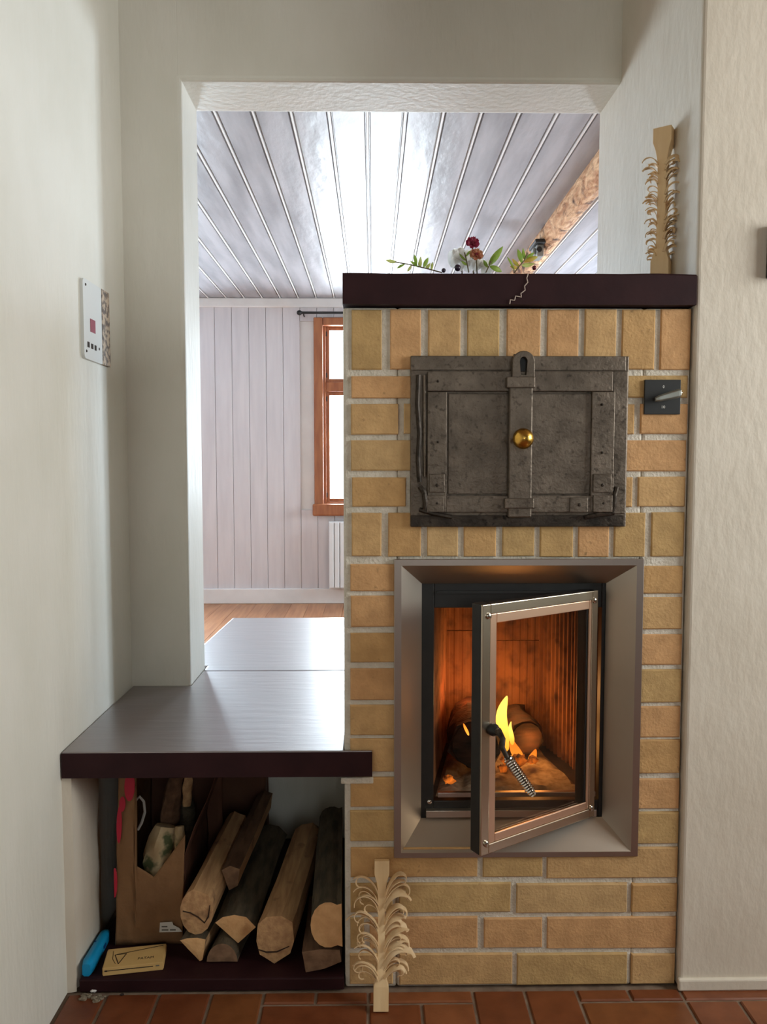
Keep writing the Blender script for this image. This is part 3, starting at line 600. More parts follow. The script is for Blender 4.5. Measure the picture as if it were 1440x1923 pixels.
# handle: black boss, bent rod, spring-wire grip
hp = None
for k in range(400):
    u = k/400*DW; z = .4+.0; 
hu = DW-.028; hz = on_y(921, 1371, 1.565).z
MB().lathe([(0, .013), (.008, .013), (.012, .010), (.020, .009)], D(hu, hz, .005), dn, 16).build('handle_boss', 'black', fd, smooth=True)
g0 = D(hu, hz, .022); g1 = on_y(937, 1374, 1.515); g2 = on_y(944, 1388, 1.500); g3 = on_y(943, 1404, 1.497); g4 = on_y(952, 1422, 1.494); g5 = on_y(1001, 1493, 1.478)
pts = [g0, g0.lerp(g1, .6), g1, g2, g3, g4, g4.lerp(g5, .5), g5]
MB().tube(pts, [.0065, .0065, .0065, .006, .0055, .005, .005, .004], 10).build('handle_rod', 'irondark', fd, smooth=True)
ax = (g5-g4); L = ax.length; ax.normalize(); uu = ax.orthogonal().normalized(); vv = ax.cross(uu); hp = []
for k in range(17*12+1):
    t = k/(17*12); r = .0095*(1-.15*t) if t > .08 else .006+.044*t; r = r if t < .9 else r*(1-(t-.9)*4); an = 2*PI*k/12
    hp.append(g4+ax*(t*L)+uu*r*math.cos(an)+vv*r*math.sin(an))
MB().tube(hp, .0021, 5).build('spring_grip', 'chrome', fd, smooth=True)
# ---- damper plate
dpm = rect(MB(), 1211, 1277, 713, 778, YS-.006, YS).build('damper_plate', 'blackmatte', st_, bevel=.0008)
p0 = on_y(1230, 750, YS-.02); p1 = on_y(1277, 738, YS-.02); dr = (p1-p0).normalized(); up = Vector((0, 0, 1))
lev = []
for t, wv, hh in ((0, .005, .006), (.15, .0075, .010), (.55, .0095, .014), (.9, .0105, .016), (1.0, .010, .015)):
    q = p0.lerp(p1, t); lev.append([q+up*wv+Vector((0, .004, 0)), q+up*wv*.6-Vector((0, hh*.6, 0)), q-up*wv*.6-Vector((0, hh*.6, 0)), q-up*wv+Vector((0, .004, 0))])
MB().loft(lev).build('lever', 'greymetal', dpm, bevel=.0015)
MB().lathe([(0, .006), (.018, .006)], on_y(1240, 747, YS-.006), (0, -1, 0), 10).build('pivot', 'greymetal', dpm, smooth=True)
q = on_y(1277, 738, YS-.02); MB().ball(q+Vector((.001, -.004, 0)), .0025, n=8, m=6).build('tip', 'chrome', dpm, smooth=True)
lettering('0', .0085, on_y(1246, 726.5, YS-.0066), (1, 0, 0), (0, 0, 1), 'whiteink', dpm); lettering('10', .0090, on_y(1245, 764.5, YS-.0066), (1, 0, 0), (0, 0, 1), 'whiteink', dpm)

# ================================================================== MANTEL SHELF AND BENCH
z1 = on_y(700, 512, YS-.018).z; z0 = on_y(700, 571, YS-.018).z
ms = MB(); xa, xb = on_y(643, 540, YS-.018).x, XR-.002; prof = []
for k in range(29):
    x = xa+(xb-xa)*k/28; w1 = noise.noise(Vector((x*9, 0, 1)))*.0022; w2 = noise.noise(Vector((x*9, 0, 7)))*.0016
    prof.append([(x, YS-.018, z0+w2), (x, SB+.01, z0), (x, SB+.01, z1), (x, YS-.014, z1+w1), (x, YS-.018, z1-.004+w1)])
tag(ms.loft(prof).build('mantel_shelf', 'plumdull', smooth=True, angle=math.radians(30)), 'dark plum painted slab shelf on top of the brick stove', 'shelf')
bz1, bz0 = on_y(400, 1412, YS-.01).z, on_y(400, 1460, YS-.01).z
BF = YS-.012
bn = thing('bench_seat', 'dark plum glossy wooden bench top running through the wall opening', 'bench', (-.38, 2.2, bz0))
e0 = on_y(699, 1430, BF).x; bl = on_z(395, 1198, bz1); bk = on_z(437, 1160, bz1); sm = 2.365
def slab(poly, name):
    lo = [(x, y, bz0) for x, y in poly]; hi = [(x, y, bz1) for x, y in poly]; return MB().frustum(lo, hi).build(name, 'plum', bn, bevel=.005, seg=2)
slab([(XL+.003, BF+.004), (e0, BF+.004), (e0, YS-.003), (XS-.001, YS-.003), (XS-.001, sm-.0008), (XO+.002, sm-.0008), (XO+.002, YB-.002), (XL+.003, YB-.002)], 'board')
slab([(XO+.002, sm+.0008), (XS-.001, sm+.0008), (XS-.001, bk.y), (bk.x, bk.y), (bl.x, bl.y), (bl.x+(bl.x-bk.x)/(bk.y-bl.y)*(bl.y-YR-.012), YR+.012), (XO+.002, YR+.012)], 'board')
MB().box(XL+.003, e0, BF, BF+.0038, bz0, bz1-.002).build('front_edge', 'plumdull', bn, bevel=.001)  # added thin strip, darker and duller to keep room reflections off the bench front
rect(MB(), 640, 701, 1461, 1472, YS-.003, YS+.004).build('mortar_patch', 'mortar', st_, bevel=.002)

# ================================================================== LOG NICHE
pz = MB(); px_ = on_y(148, 1830, 1.712).x
loops = []
for z in [(bz0-.0015)*k/12 for k in range(13)]:
    w1 = noise.noise(Vector((0, 3, z*9)))*.004; w2 = noise.noise(Vector((5, 0, z*11)))*.004
    loops.append([(XL-.01, YS-.006, z), (XL+.006, YS-.004+w1*.5, z), (XL+.02, YS+.0+w1, z), (px_-.010+w2, YS+.008+w1, z), (px_-.002+w2, YS+.016, z), (px_+w2, YS+.05, z), (px_+w2*.5, 1.865, z), (px_-.008, 1.875, z), (XL-.01, 1.88, z)])
struct(pz.loft(loops), 'wall_pier', 'plaster_warm', smooth=True, angle=math.radians(70))
ns = MB().box(px_+.006, XS-.002, YS-.004, YR-.052, 0, .030).build('log_shelf', 'plumdull', bevel=.003); tag(ns, 'dark plum painted board on the floor of the log niche', 'shelf')
ZN = .030

def make_log(label, pts, yf, yr, shift, scale, bow=(0, 0), bark='bark', end='cutend', face='split', crack=None, group=None, zmin=None, bumps=.003, seed=0):
    """pts: list of (px, py, kind) around the front end; kind of the edge that starts there: 'b' bark or 's' split."""
    P = [(on_y(x, y, yf), k) for x, y, k in pts]; ring = []; kinds = []; n = len(P); SUBD = 4
    for i in range(n):
        a, k = P[i]; b = P[(i+1) % n][0]; 
        for t in range(SUBD): ring.append(a.lerp(b, t/SUBD)); kinds.append(k)
    cen = sum((p for p in ring), Vector())/len(ring); NL = 10; loops = []
    for r in range(NL+1):
        t = r/NL; y = yf+(yr-yf)*t; sc = 1+(scale-1)*t; off = Vector((shift[0]*t+bow[0]*math.sin(PI*t), 0, shift[1]*t+bow[1]*math.sin(PI*t))); lp = []
        for p in ring:
            q = cen+(p-cen)*sc+off; q.y = y
            dd = noise.noise(Vector((p.x*30+seed, y*7, p.z*30)))*bumps*(.3+.7*min(1, t*6)); q += (p-cen).normalized()*dd; q.y = y
            lp.append(q)
        loops.append(lp)
    lo = min(p.z for l in loops for p in l)
    if zmin is not None:
        for l in loops:
            m = min(p.z for p in l); 
            for p in l: p.z += max(0, zmin-m)
    th = thing('firewood_log', label, 'log', (cen.x, (yf+yr)/2, min(p.z for l in loops for p in l)), group=group)
    K = len(ring)
    for kind, nm, mt in (('b', 'bark', bark), ('s', 'split_face', face)):
        mb = MB(); 
        if kind not in kinds: continue
        base = 0
        for l in loops: mb.v += [Vector(p) for p in l]
        for r in range(NL):
            for i in range(K):
                if kinds[i] == kind: j = (i+1) % K; mb.f.append((r*K+i, r*K+j, (r+1)*K+j, (r+1)*K+i))
        if kind == 'b' or 'b' not in kinds: mb.f.append(tuple(NL*K+i for i in range(K)))
        used = sorted({v for f in mb.f for v in f}); mp = {v: i for i, v in enumerate(used)}; mb.v = [mb.v[v] for v in used]; mb.f = [tuple(mp[v] for v in f) for f in mb.f]
        mb.build(nm, mt, th, smooth=True, angle=math.radians(35))
    mb = MB(); l0 = loops[0]; c = sum(l0, Vector())/K; mb.v = [c-Vector((0, .002, 0))]+[c.lerp(p, .5)-Vector((0, .0015, 0)) for p in l0]+[Vector(p) for p in l0]
    for i in range(K): j = (i+1) % K; mb.f.append((0, 1+i, 1+j)); mb.f.append((1+i, 1+K+i, 1+K+j, 1+j))
    mb.build('cut_end', end, th)
    if crack:
        cp = [on_y(x, y, yf-.0015) for x, y in crack]; MB().tube(cp, [.0012]+[.002]*(len(cp)-2)+[.001], 5).build('crack', 'crack', th)
    return th
def arc(cx, cy, rx, ry, a0, a1, n, k='b'): return [(cx+rx*math.cos(math.radians(a0+(a1-a0)*i/n)), cy-ry*math.sin(math.radians(a0+(a1-a0)*i/n)), k) for i in range(n)]
make_log('small pale split log with a wedge end, lowest beside the paper bag', [(338, 1766, 'b'), (352, 1762, 'b'), (370, 1761, 'b'), (386, 1764, 's'), (380, 1803, 's'), (375, 1805, 's')], 1.756, 2.05, (.04, .0), .9, zmin=ZN, seed=1)
make_log('small dark half-round log lying on the niche board between two pale ends', arc(417, 1806, 29, 34, 0, 180, 10)+[(388, 1806, 's')], 1.750, 2.08, (.04, 0), .9, end='cutdark', zmin=ZN, seed=2)
make_log('pale barkless log with a cracked round end resting on a small wedge log', arc(369, 1712, 31, 43, 100, 430, 14, 's'), 1.768, 2.13, (.032, .028), .9, crack=[(343, 1711), (357, 1714), (372, 1722), (384, 1733), (391, 1722), (394, 1700)], end='split', seed=3)
make_log('dark barked quarter log with a pale wedge end, in the middle', [(404, 1733, 'b'), (418, 1722, 'b'), (440, 1718, 'b'), (462, 1722, 'b'), (480, 1741, 's'), (447, 1771, 's')], 1.772, 2.16, (.032, .035), 1.0, seed=4)
make_log('thin reddish split log lying behind the cracked log', [(416, 1634, 'b'), (432, 1626, 'b'), (450, 1632, 's'), (446, 1664, 's'), (430, 1672, 's')], 1.86, 2.22, (.036, .036), 1.0, bark='barkred', face='split', end='cutdark', seed=5)
make_log('long bare split log with a drooping knotted end, right of the middle', [(484, 1738, 's'), (500, 1725, 's'), (528, 1722, 's'), (549, 1735, 's'), (552, 1770, 's'), (545, 1793, 's'), (515, 1812, 's'), (488, 1795, 's'), (481, 1770, 's')], 1.748, 2.17, (.042, .03), .9, bow=(.004, .006), zmin=ZN, end='split', crack=[(484, 1783), (500, 1788), (520, 1787), (543, 1777)], seed=6)
make_log('dark brown log under the round pale-ended log beside the brick edge', [(567, 1794, 'b'), (600, 1789, 'b'), (638, 1790, 'b'), (641, 1812, 's'), (608, 1826, 's'), (574, 1832, 's')], 1.716, 1.95, (-.004, -.004), .95, end='cutdark', bark='barkred', zmin=ZN, seed=7)
make_log('dark barked log with a round pale cut end, rightmost beside the bricks', arc(616, 1737, 33, 43, 60, 300, 12)+[(634, 1775, 's'), (643, 1778, 's'), (642, 1735, 's'), (641, 1697, 'b')], 1.712, 2.12, (-.012, .045), .92, seed=8)

# ---- paper bag with kindling
BX0, BX1, BY0, BY1, BT = -.632, -.468, 1.825, 2.13, bz0-.010
ZN += .0012
bg_ = thing('paper_bag', 'torn brown paper grocery bag of kindling at the left of the niche', 'bag', ((BX0+BX1)/2, (BY0+BY1)/2, ZN))
def sheet(name, fn, nu, nv, mat, amp=.006, thick=.0012, keep=None):
    mb = MB(); 
    for i in range(nu+1):
        for jj in range(nv+1):
            p, nn = fn(i/nu, jj/nv); p = Vector(p); d = noise.noise(p*13)*amp+noise.noise(p*34)*amp*.5; mb.v.append(p+Vector(nn)*d)
    for i in range(nu):
        for jj in range(nv):
            if keep is None or keep((i+.5)/nu, (jj+.5)/nv): q0 = i*(nv+1)+jj; mb.f.append((q0, q0+nv+1, q0+nv+2, q0+1))
    used = sorted({v for f in mb.f for v in f}); mp = {v: i for i, v in enumerate(used)}; mb.v = [mb.v[v] for v in used]; mb.f = [tuple(mp[v] for v in f) for f in mb.f]
    o = mb.build(name, mat, bg_, smooth=True, angle=math.radians(25)); so = o.modifiers.new('solid', 'SOLIDIFY'); so.thickness = thick; return o
H = BT-ZN
def vcut(u):      # height share of the torn front edge across the front
    for (a, ha), (b, hb) in zip(((0, 1), (.255, 1), (.29, .42), (.55, .36), (.78, .47), (1, .58)), ((.255, 1), (.29, .42), (.55, .36), (.78, .47), (1, .58), (1.01, .58))):
        if a <= u <= b: return ha+(hb-ha)*(u-a)/(b-a)
    return .5
def frontp(u, v):
    h = vcut(u)*H*v; lean = .012*math.sin(v*PI)
    return (BX0+(BX1-BX0)*u+.012*(h/H), BY0-lean*.6+.02*(h/H), ZN+h), (0, 1, 0)
sheet('front_panel', frontp, 40, 26, 'kraft', .007)
sheet('back_panel', lambda u, v: ((BX0+(BX1-BX0+.04)*u, BY1, ZN+H*v*.985), (0, 1, 0)), 14, 20, 'kraftred', .006)
sheet('left_side', lambda u, v: ((BX0+.012*v, BY0+.004+(BY1-BY0-.008)*u+.02*v*(1-u), ZN+H*v), (1, 0, 0)), 14, 20, 'kraft', .004)
sheet('right_side', lambda u, v: ((BX1+.004+min(.06, .16*max(0, v*(.50+.46*u)-.44))-.004, BY0+.02+(BY1-BY0-.03)*u, ZN+H*v*(.50+.46*u)), (1, 0, 0)), 14, 20, 'kraftred', .006)
for (x, y, rx, ry) in ((239, 1483, 10, 27), (221, 1553, 5, 34), (214, 1660, 5, 28), (226, 1515, 6, 14)):
    p = [on_y(x+rx*math.cos(2*PI*k/16), y+ry*math.sin(2*PI*k/16), BY0-.010) for k in range(16)]
    for q in p:
        v = min(1, max(0, (q.z-ZN)/H)); q.y = BY0-.0072*math.sin(v*PI)+.02*v-.0062; q.x = max(q.x, BX0+.001)
    MB().prism(p, (0, .0008, 0)).build('red_print', 'redprint', bg_)
lp0 = on_y(299, 1731, BY0-.010); lp1 = on_y(342, 1750, BY0-.010)
lab = MB().prism([(lp0.x, BY0-.011, lp1.z), (lp1.x, BY0-.011, lp1.z+.001), (lp1.x-.006, BY0-.011, lp1.z+.010), (lp0.x+.034, BY0-.011, lp0.z-.008), (lp0.x+.032, BY0-.011, lp0.z), (lp0.x+.002, BY0-.011, lp0.z-.002)], (0, .001, 0)).build('sticker', 'paper', bg_)
for (u0, u1, zz) in ((.006, .022, .006), (.026, .040, .006), (.006, .020, .0145)): MB().box(lp0.x+u0, lp0.x+u1, BY0-.0116, BY0-.0108, lp1.z+zz-.0015, lp1.z+zz+.0015).build('smudged_print', 'greyink', lab)
ZN -= .0012
hl = [on_y(x, y, 1.90) for x, y in ((256, 1502), (262, 1496), (270, 1505), (272, 1525), (266, 1545), (259, 1558))]
MB().tube(hl, .0035, 6).build('handle', 'paper', bg_, smooth=True)
bg2 = bg_; bg_ = thing('paper_bag', 'reddish brown folded paper bag standing behind the pale logs', 'bag', (-.385, 2.29, ZN))
QX0, QX1, QY0, QY1, QH = -.462, -.325, 2.262, 2.335, .425; zq = ZN+.002
sheet('front_panel', lambda u, v: ((QX0+(QX1-QX0)*u, QY0+.03*v*v, zq+QH*v*(1-.10*u)), (0, 1, 0)), 12, 18, 'kraftred', .007)
sheet('back_panel', lambda u, v: ((QX0+(QX1-QX0)*u, QY1, zq+QH*v*(1-.10*u)), (0, 1, 0)), 12, 18, 'kraftred', .005)
sheet('left_side', lambda u, v: ((QX0, QY0+.009+(QY1-QY0-.018)*u+.03*v*v*(1-u), zq+QH*v), (1, 0, 0)), 6, 18, 'kraftred', .004)
sheet('right_side', lambda u, v: ((QX1, QY0+.009+(QY1-QY0-.018)*u+.03*v*v*(1-u), zq+QH*v*.9), (1, 0, 0)), 6, 18, 'kraftred', .004)
sheet('folded_top', lambda u, v: ((QX0+.004+(QX1-QX0-.008)*u, QY0+.026-.035*v, zq+QH*(1-.10*u)+.004-.10*v), (0, 1, 0)), 10, 8, 'kraft', .003)
bg_ = bg2
def chunk(label, cx, cy, Y, rx, rz, ry, tilt, mat, cat='kindling', seed=0, end=None):
    c = on_y(cx, cy, Y); th = thing('kindling_piece', label, cat, c, local=False); loops = []
    d = Vector((math.sin(tilt), .25, math.cos(tilt))).normalized(); u = d.orthogonal().normalized(); v = d.cross(u)
    for i in range(9):
        t = i/8*2-1; loops.append([c+d*(t*rz)+(u*math.cos(2*PI*k/10)*rx+v*math.sin(2*PI*k/10)*ry)*(1+.35*noise.noise(Vector((k*.7+seed, t*1.7, seed))))*(.75+.25*(1-t*t)) for k in range(10)])
    MB().loft(loops).build('wood', mat, th, smooth=True, angle=math.radians(35))
    a = loops[0]; cc = sum(a, Vector())/10; MB().prism([cc.lerp(p, .93)-d*.0005 for p in a], -d*.0015).build('broken_end', end or 'split', th)
    return th
chunk('thick pale kindling block with mossy bark at the front of the bag', 300, 1596, 1.905, .036, .060, .032, .2, 'birch', seed=3, end='moss')
chunk('narrow pale curled kindling stick at the right of the bag mouth', 338, 1594, 1.90, .014, .055, .013, -.04, 'birch', seed=9)
chunk('brown kindling stick standing behind the mossy block in the bag', 322, 1515, 1.98, .026, .075, .022, .1, 'barkred', seed=5)
chunk('dark kindling stick at the back of the paper bag', 350, 1530, 2.03, .022, .085, .02, -.15, 'bark', seed=7)
chunk('tan kindling slab against the bag back at the right', 352, 1486, 2.00, .014, .036, .009, .0, 'split', seed=13)

# ---- blue lighter, matchbox, crumbs
lt = thing('stick_lighter', 'bright blue plastic stick lighter lying against the white pier', 'lighter', (-.635, 1.78, ZN))
secs = []
for t in [k/10 for k in range(11)]:
    y = 1.708+.142*t; cx = px_+.019-.002*t; hh = .034-.006*t; ww = .0125-.0015*t; z0_ = ZN+.0005; bw_ = .004
    if t == 0 or t == 1: hh -= .005; ww -= .003
    secs.append([(cx-ww+bw_, y, z0_), (cx+ww-bw_, y, z0_), (cx+ww, y, z0_+bw_), (cx+ww, y, z0_+hh-bw_), (cx+ww-bw_, y, z0_+hh), (cx-ww+bw_, y, z0_+hh), (cx-ww, y, z0_+hh-bw_), (cx-ww, y, z0_+bw_)])
MB().loft(secs).build('body', 'blue', lt, smooth=True, angle=math.radians(50))
for (x, y) in ((179, 1768), ): MB().lathe([(0, .0025), (.001, .0025)], on_z(x, y, ZN+.031), (0, 0, 1), 8).build('screw', 'bluedark', lt)
MB().box(px_+.030, px_+.0318, 1.79, 1.805, ZN+.012, ZN+.019).build('trigger', 'bluedark', lt, bevel=.0008)
mc = on_z(251, 1802, ZN+.022); ang = math.radians(10.5)
bl0 = on_z(193, 1834, ZN); br0 = on_z(306, 1822, ZN); ang = math.atan2(br0.y-bl0.y, br0.x-bl0.x); ML = (br0-bl0).length; MD, MH = .070, .020
mt = thing('matchbox', 'tan long matchbox with a dark drawing lying in front of the paper bag', 'matchbox', bl0, (0, 0, ang), local=True)
MB().box(0, ML, 0, MD, .001, MH).build('sleeve', 'card', mt, bevel=.0008)
MB().box(-.0012, ML+.0012, .002, MD-.002, .003, MH-.002).build('tray', 'card', mt)
def stroke(pts, wd): 
    mb = MB()
    for a, b in zip(pts, pts[1:]):
        a = Vector(a); b = Vector(b); t = (b-a).normalized(); nn = Vector((0, 0, 1)).cross(t)*wd if abs(t.z) < .5 and abs(a.z-b.z) < 1e-6 and a.z > MH-.001 else Vector((0, 0, wd))
        up = Vector((0, 0, .0004)) if a.z > MH-.001 else Vector((0, -.0004, 0)); mb.frustum([a-nn, b-nn, b+nn, a+nn], [a-nn+up, b-nn+up, b+nn+up, a+nn+up])
    return mb
zt_ = MH+.0001
stroke([(.024, .046, zt_), (.128, .064, zt_)], .0009).build('printed_line', 'ink', mt); stroke([(.020, .045, zt_), (.033, .010, zt_), (.046, .046, zt_), (.020, .045, zt_)], .0009).build('printed_triangle', 'ink', mt)
stroke([(.014, .060, zt_), (.017, .030, zt_), (.026, .012, zt_)], .0005).build('printed_curve', 'ink', mt)
lettering('PATAM', .0115, (.093, .022, zt_+.0001), (1, 0, 0), (0, 1, 0), 'ink', mt)
stroke([(.006, -.0002, .0125), (ML-.022, -.0002, .0125)], .0009).build('printed_match', 'ink', mt); stroke([(.004, -.0003, .0125), (.010, -.0003, .0125)], .0017).build('printed_match_head', 'ink', mt)
stroke([(ML-.016, -.0002, .013), (ML-.008, -.0002, .013)], .0012).build('printed_mark', 'greyink', mt)
for (x, y, r, m_, lab_) in ((176, 1863, .006, 'whitetrim', 'white plaster crumb on the tiles below the blue lighter'), (229, 1870, .0035, 'soot', 'small dark crumb on the tiles below the matchbox')):
    p = on_z(x, y, 0); p.z = .0012+r*.45; tag(MB().ball(p, r*1.5, r*.9, r*.55, 9, 6, jit=r*.18).build('crumb', m_), lab_, 'crumb')
for i in range(9):
    p = Vector((random.uniform(-.68, -.61), random.uniform(1.664, 1.692), 0)); r = random.uniform(.003, .007); p.z = r*.4
    tag(MB().ball(p, r*1.5, r, r*.6, 8, 6, jit=r*.25).build('mortar_crumb', 'rubble'), 'grey mortar crumb at the foot of the white pier', 'crumb', 'mortar crumbs at the foot of the pier')

# ================================================================== FIRE
def fire_log(label, a, b, r, mat, seed):
    a, b = Vector(a), Vector(b); th = thing('burning_log', label, 'log', (a+b)/2); path = [a.lerp(b, k/8) for k in range(9)]; d = (b-a).normalized(); u = d.orthogonal().normalized(); v = d.cross(u)
    MB().loft([[p+(u*math.cos(2*PI*k/12)+v*math.sin(2*PI*k/12))*r*(.97+.34*noise.noise(Vector((k*.9+seed, i*.7, seed)))+.12*noise.noise(Vector((k*2.3, i*1.9, seed)))) for k in range(12)] for i, p in enumerate(path)]).build('charred_wood', mat, th, smooth=True, angle=math.radians(40))
    MB().lathe([(0, r*.9), (.002, r*.88)], a-d*.001, -d, 12).build('log_end', 'charred', th)
    return th
fire_log('big charred black log at the left in the firebox', (.252, 1.86, zf0+.097), (.272, 2.06, zf0+.10), .064, 'charred', 2)
fire_log('burning brown log at the back right behind the flame', (.402, 1.965, zf0+.078), (.385, 2.10, zf0+.082), .046, 'charred', 5)
for i, (x, Y, r) in enumerate(((.372, 1.915, .020), (.408, 1.925, .015), (.340, 1.93, .013), (.185, 1.81, .014), (.325, 1.88, .012))):
    tag(MB().ball((x, Y, zf0+.021+r*.8), r, r*.8, r*.75, 8, 6, jit=r*.3).build('ember', 'ember'), ['large glowing ember right of the spring handle', 'glowing ember at the right end of the glow', 'glowing ember behind the door handle', 'dull ember at the left front of the firebox', 'small ember between the two fire logs'][i], 'ember')
FM = flame_mat('flame_yellow', (1, .30, .03, 1), (1, .72, .12, 1), (.1, .7), 3.2); FO = flame_mat('flame_orange', (1, .34, .04, 1), (1, .22, .02, 1), (.1, .9), 1.8)
def flame(label, spine, rad, mat, seed):
    loops = []; 
    for (p, r) in zip(spine, rad): loops.append([p+Vector((math.cos(2*PI*k/12)*r*(1+.25*noise.noise(Vector((k, r*90, seed)))), math.sin(2*PI*k/12)*r*.55, 0)) for k in range(12)])
    o = MB().loft(loops).build('flame', mat, smooth=True, angle=PI, sub=1); return tag(o, label, 'flame')
def sp(l, Y): return [on_y(x, y, Y) for x, y in l]
flame('tall yellow flame tongue rising behind the door handle', sp([(952, 1412), (948, 1390), (943, 1366), (940, 1344), (944, 1326), (949, 1314), (952, 1306)], 1.905), [.006, .012, .017, .015, .012, .007, .0015], FM, 1)
flame('short yellow flame beside the tall flame tongue', sp([(962, 1400), (961, 1388), (958, 1374), (957, 1364), (960, 1354)], 1.91), [.004, .008, .007, .004, .001], FM, 12)
flame('orange flame licking up right of the spring handle', sp([(972, 1432), (974, 1420), (968, 1408), (962, 1396), (960, 1386)], 1.94), [.008, .016, .015, .009, .002], FO, 4)
flame('low orange flame over the embers at the right', sp([(1000, 1436), (998, 1424), (1003, 1414), (1006, 1406)], 1.935), [.006, .013, .008, .002], FO, 9)
flame('small flame at the edge of the big left log', sp([(880, 1382), (877, 1374), (873, 1366), (870, 1358)], 1.84), [.002, .0045, .004, .001], FO, 7)
def fire_light(px, py, Y, e, c=(1, .40, .10), r=.03):
    l = bpy.data.lights.new('fire_glow', 'POINT'); l.energy = e; l.color = c; l.shadow_soft_size = r; o = bpy.data.objects.new('fire_glow', l); COL.objects.link(o); o.location = on_y(px, py, Y)
fire_light(950, 1300, 2.00, 1.7, (1, .46, .15)); fire_light(1000, 1395, 1.94, .6, (1, .42, .11)); fire_light(868, 1300, 2.02, .35, (1, .22, .05))

# ================================================================== FEATHER STICKS
def feather_stick(label, loc, rot, Hh, W, T, n, seed, spread=1.0):
    rr = random.Random(seed); th = thing('feather_stick', label, 'wood carving', loc, rot, local=True, group=None)
    prof = [(0, 1), (.16, 1), (.20, .78), (.27, .52), (.5, .46), (.68, .46), (.80, .54), (.86, .72), (.91, 1), (1, 1)]
    loops = []
    for h, k in prof:
        w_, t_ = W*.5*k, T*.5*(.35+.65*k); loops.append([(-w_, -t_, h*Hh), (w_, -t_, h*Hh), (w_, t_, h*Hh), (-w_, t_, h*Hh)])
    MB().loft(loops).build('stick', 'pale_wood', th, bevel=.0008)
    TL = [.80, .74, .68, .575, .55, .46, .42, .35, .27, .22]; TR = [.79, .75, .71, .61, .56, .45, .42, .38, .32, .25]
    for sd, tiers in ((-1, TL), (1, TR)):
        for hh in tiers:
            for q in range(rr.choice((2, 2, 3)) if n < 70 else 4):
                if len(th.children) > n: break
                h0 = hh-.018*q+rr.uniform(-.008, .008); yy = T*(-.45+(.3 if n < 70 else .24)*q)+rr.uniform(-.002, .002)
                Lc = spread*rr.uniform(.060, .092)*(.92 if q else 1.08); wd = rr.uniform(.0024, .0044) if sd < 0 else rr.uniform(.0035, .0075)
                th0 = math.radians(rr.uniform(58, 80)); c1 = rr.uniform(1.5, 3.0); c2 = rr.choice((0, .3, 2.2, 3.4)); NSEG = 16; r0 = rr.uniform(-.3, .3) if sd < 0 else rr.uniform(.25, .8)
                p = Vector((sd*W*.5*.50*.8, yy, (h0-.03)*Hh)); loops = []; tw = rr.uniform(-.5, .2)
                for k in range(NSEG+1):
                    u = k/NSEG; an = th0-c1*u**1.4-c2*max(0, u-.55)**1.2*2; d = Vector((sd*math.cos(an), tw*.4*u, math.sin(an))).normalized()
                    nn = Vector((-sd*math.sin(an), 0, math.cos(an))); rl = r0+tw*u*.6; wv = (Vector((0, 1, 0))*math.cos(rl)+nn*math.sin(rl))*wd*(.75+.5*math.sin(PI*min(1, u*1.1)))*(1 if u < .85 else .6); tk = nn*.0009
                    loops.append([p-wv-tk, p+wv-tk, p+wv+tk, p-wv+tk]); p = p+d*(Lc/NSEG)
                MB().loft(loops).build('curl', 'curl', th, smooth=True, angle=math.radians(60))
    return th
b0 = on_z(715, 1897, .002); t0 = on_y(717, 1615, YS-.012); dv = t0-b0; Hs = dv.length
feather_stick('carved feather stick with pale wood curls standing on the tiles against the bricks', b0, (-math.atan2(dv.y, dv.z), math.atan2(dv.x, dv.z), 0), Hs, .0335, .016, 60, 3)
zs = z1+.004; t0 = on_y(1247, 243, 1.83)
feather_stick('carved feather stick standing upright on the mantel shelf by the return wall', (t0.x, 1.83, zs), (0, 0, math.radians(-34)), t0.z-zs, .041, .036, 84, 11, .52)

# ================================================================== FLOWERS ON THE MANTEL
YFW = 1.735
def leaf_mesh(mb, base, tip, width, bend=.15):
    base, tip = Vector(base), Vector(tip); d = tip-base; L = d.length; t = d.normalized(); sd = t.cross(Vector((0, 1, 0))).normalized(); nn = sd.cross(t); rows_ = []
    for k in range(7):
        u = k/6; wv = width*math.sin(PI*min(1, u*.92+.06))**.8; c = base+d*u+nn*(bend*L*math.sin(PI*u)); rows_.append([c-sd*wv+nn*wv*.3, c-sd*wv*.5+nn*wv*.08, c, c+sd*wv*.5+nn*wv*.08, c+sd*wv+nn*wv*.3])
    return mb.loft(rows_, cap=False, closed=False)
def sprig(label, stem, leaves, mat, name='leafy_sprig', berries=(), bmat='berryr', off=0):
    YFW = 1.735+off
    th = thing(name, label, 'sprig', on_y(*stem[0], YFW))
    MB().tube([on_y(x, y, YFW) for x, y in stem], .0013, 6).build('stem', 'stem', th, smooth=True)
    for i, (x0, y0, x1, y1, wd, dy) in enumerate(leaves): leaf_mesh(MB(), on_y(x0, y0, YFW), on_y(x1, y1, YFW+dy), wd, .12*(-1)**i).build('leaf', mat if isinstance(mat, str) else mat[i % len(mat)], th, smooth=True, angle=PI)
    for (x, y, r) in berries: MB().ball(on_y(x, y, YFW-.004), r, n=10, m=7).build('berry', bmat, th, smooth=True)
    return th
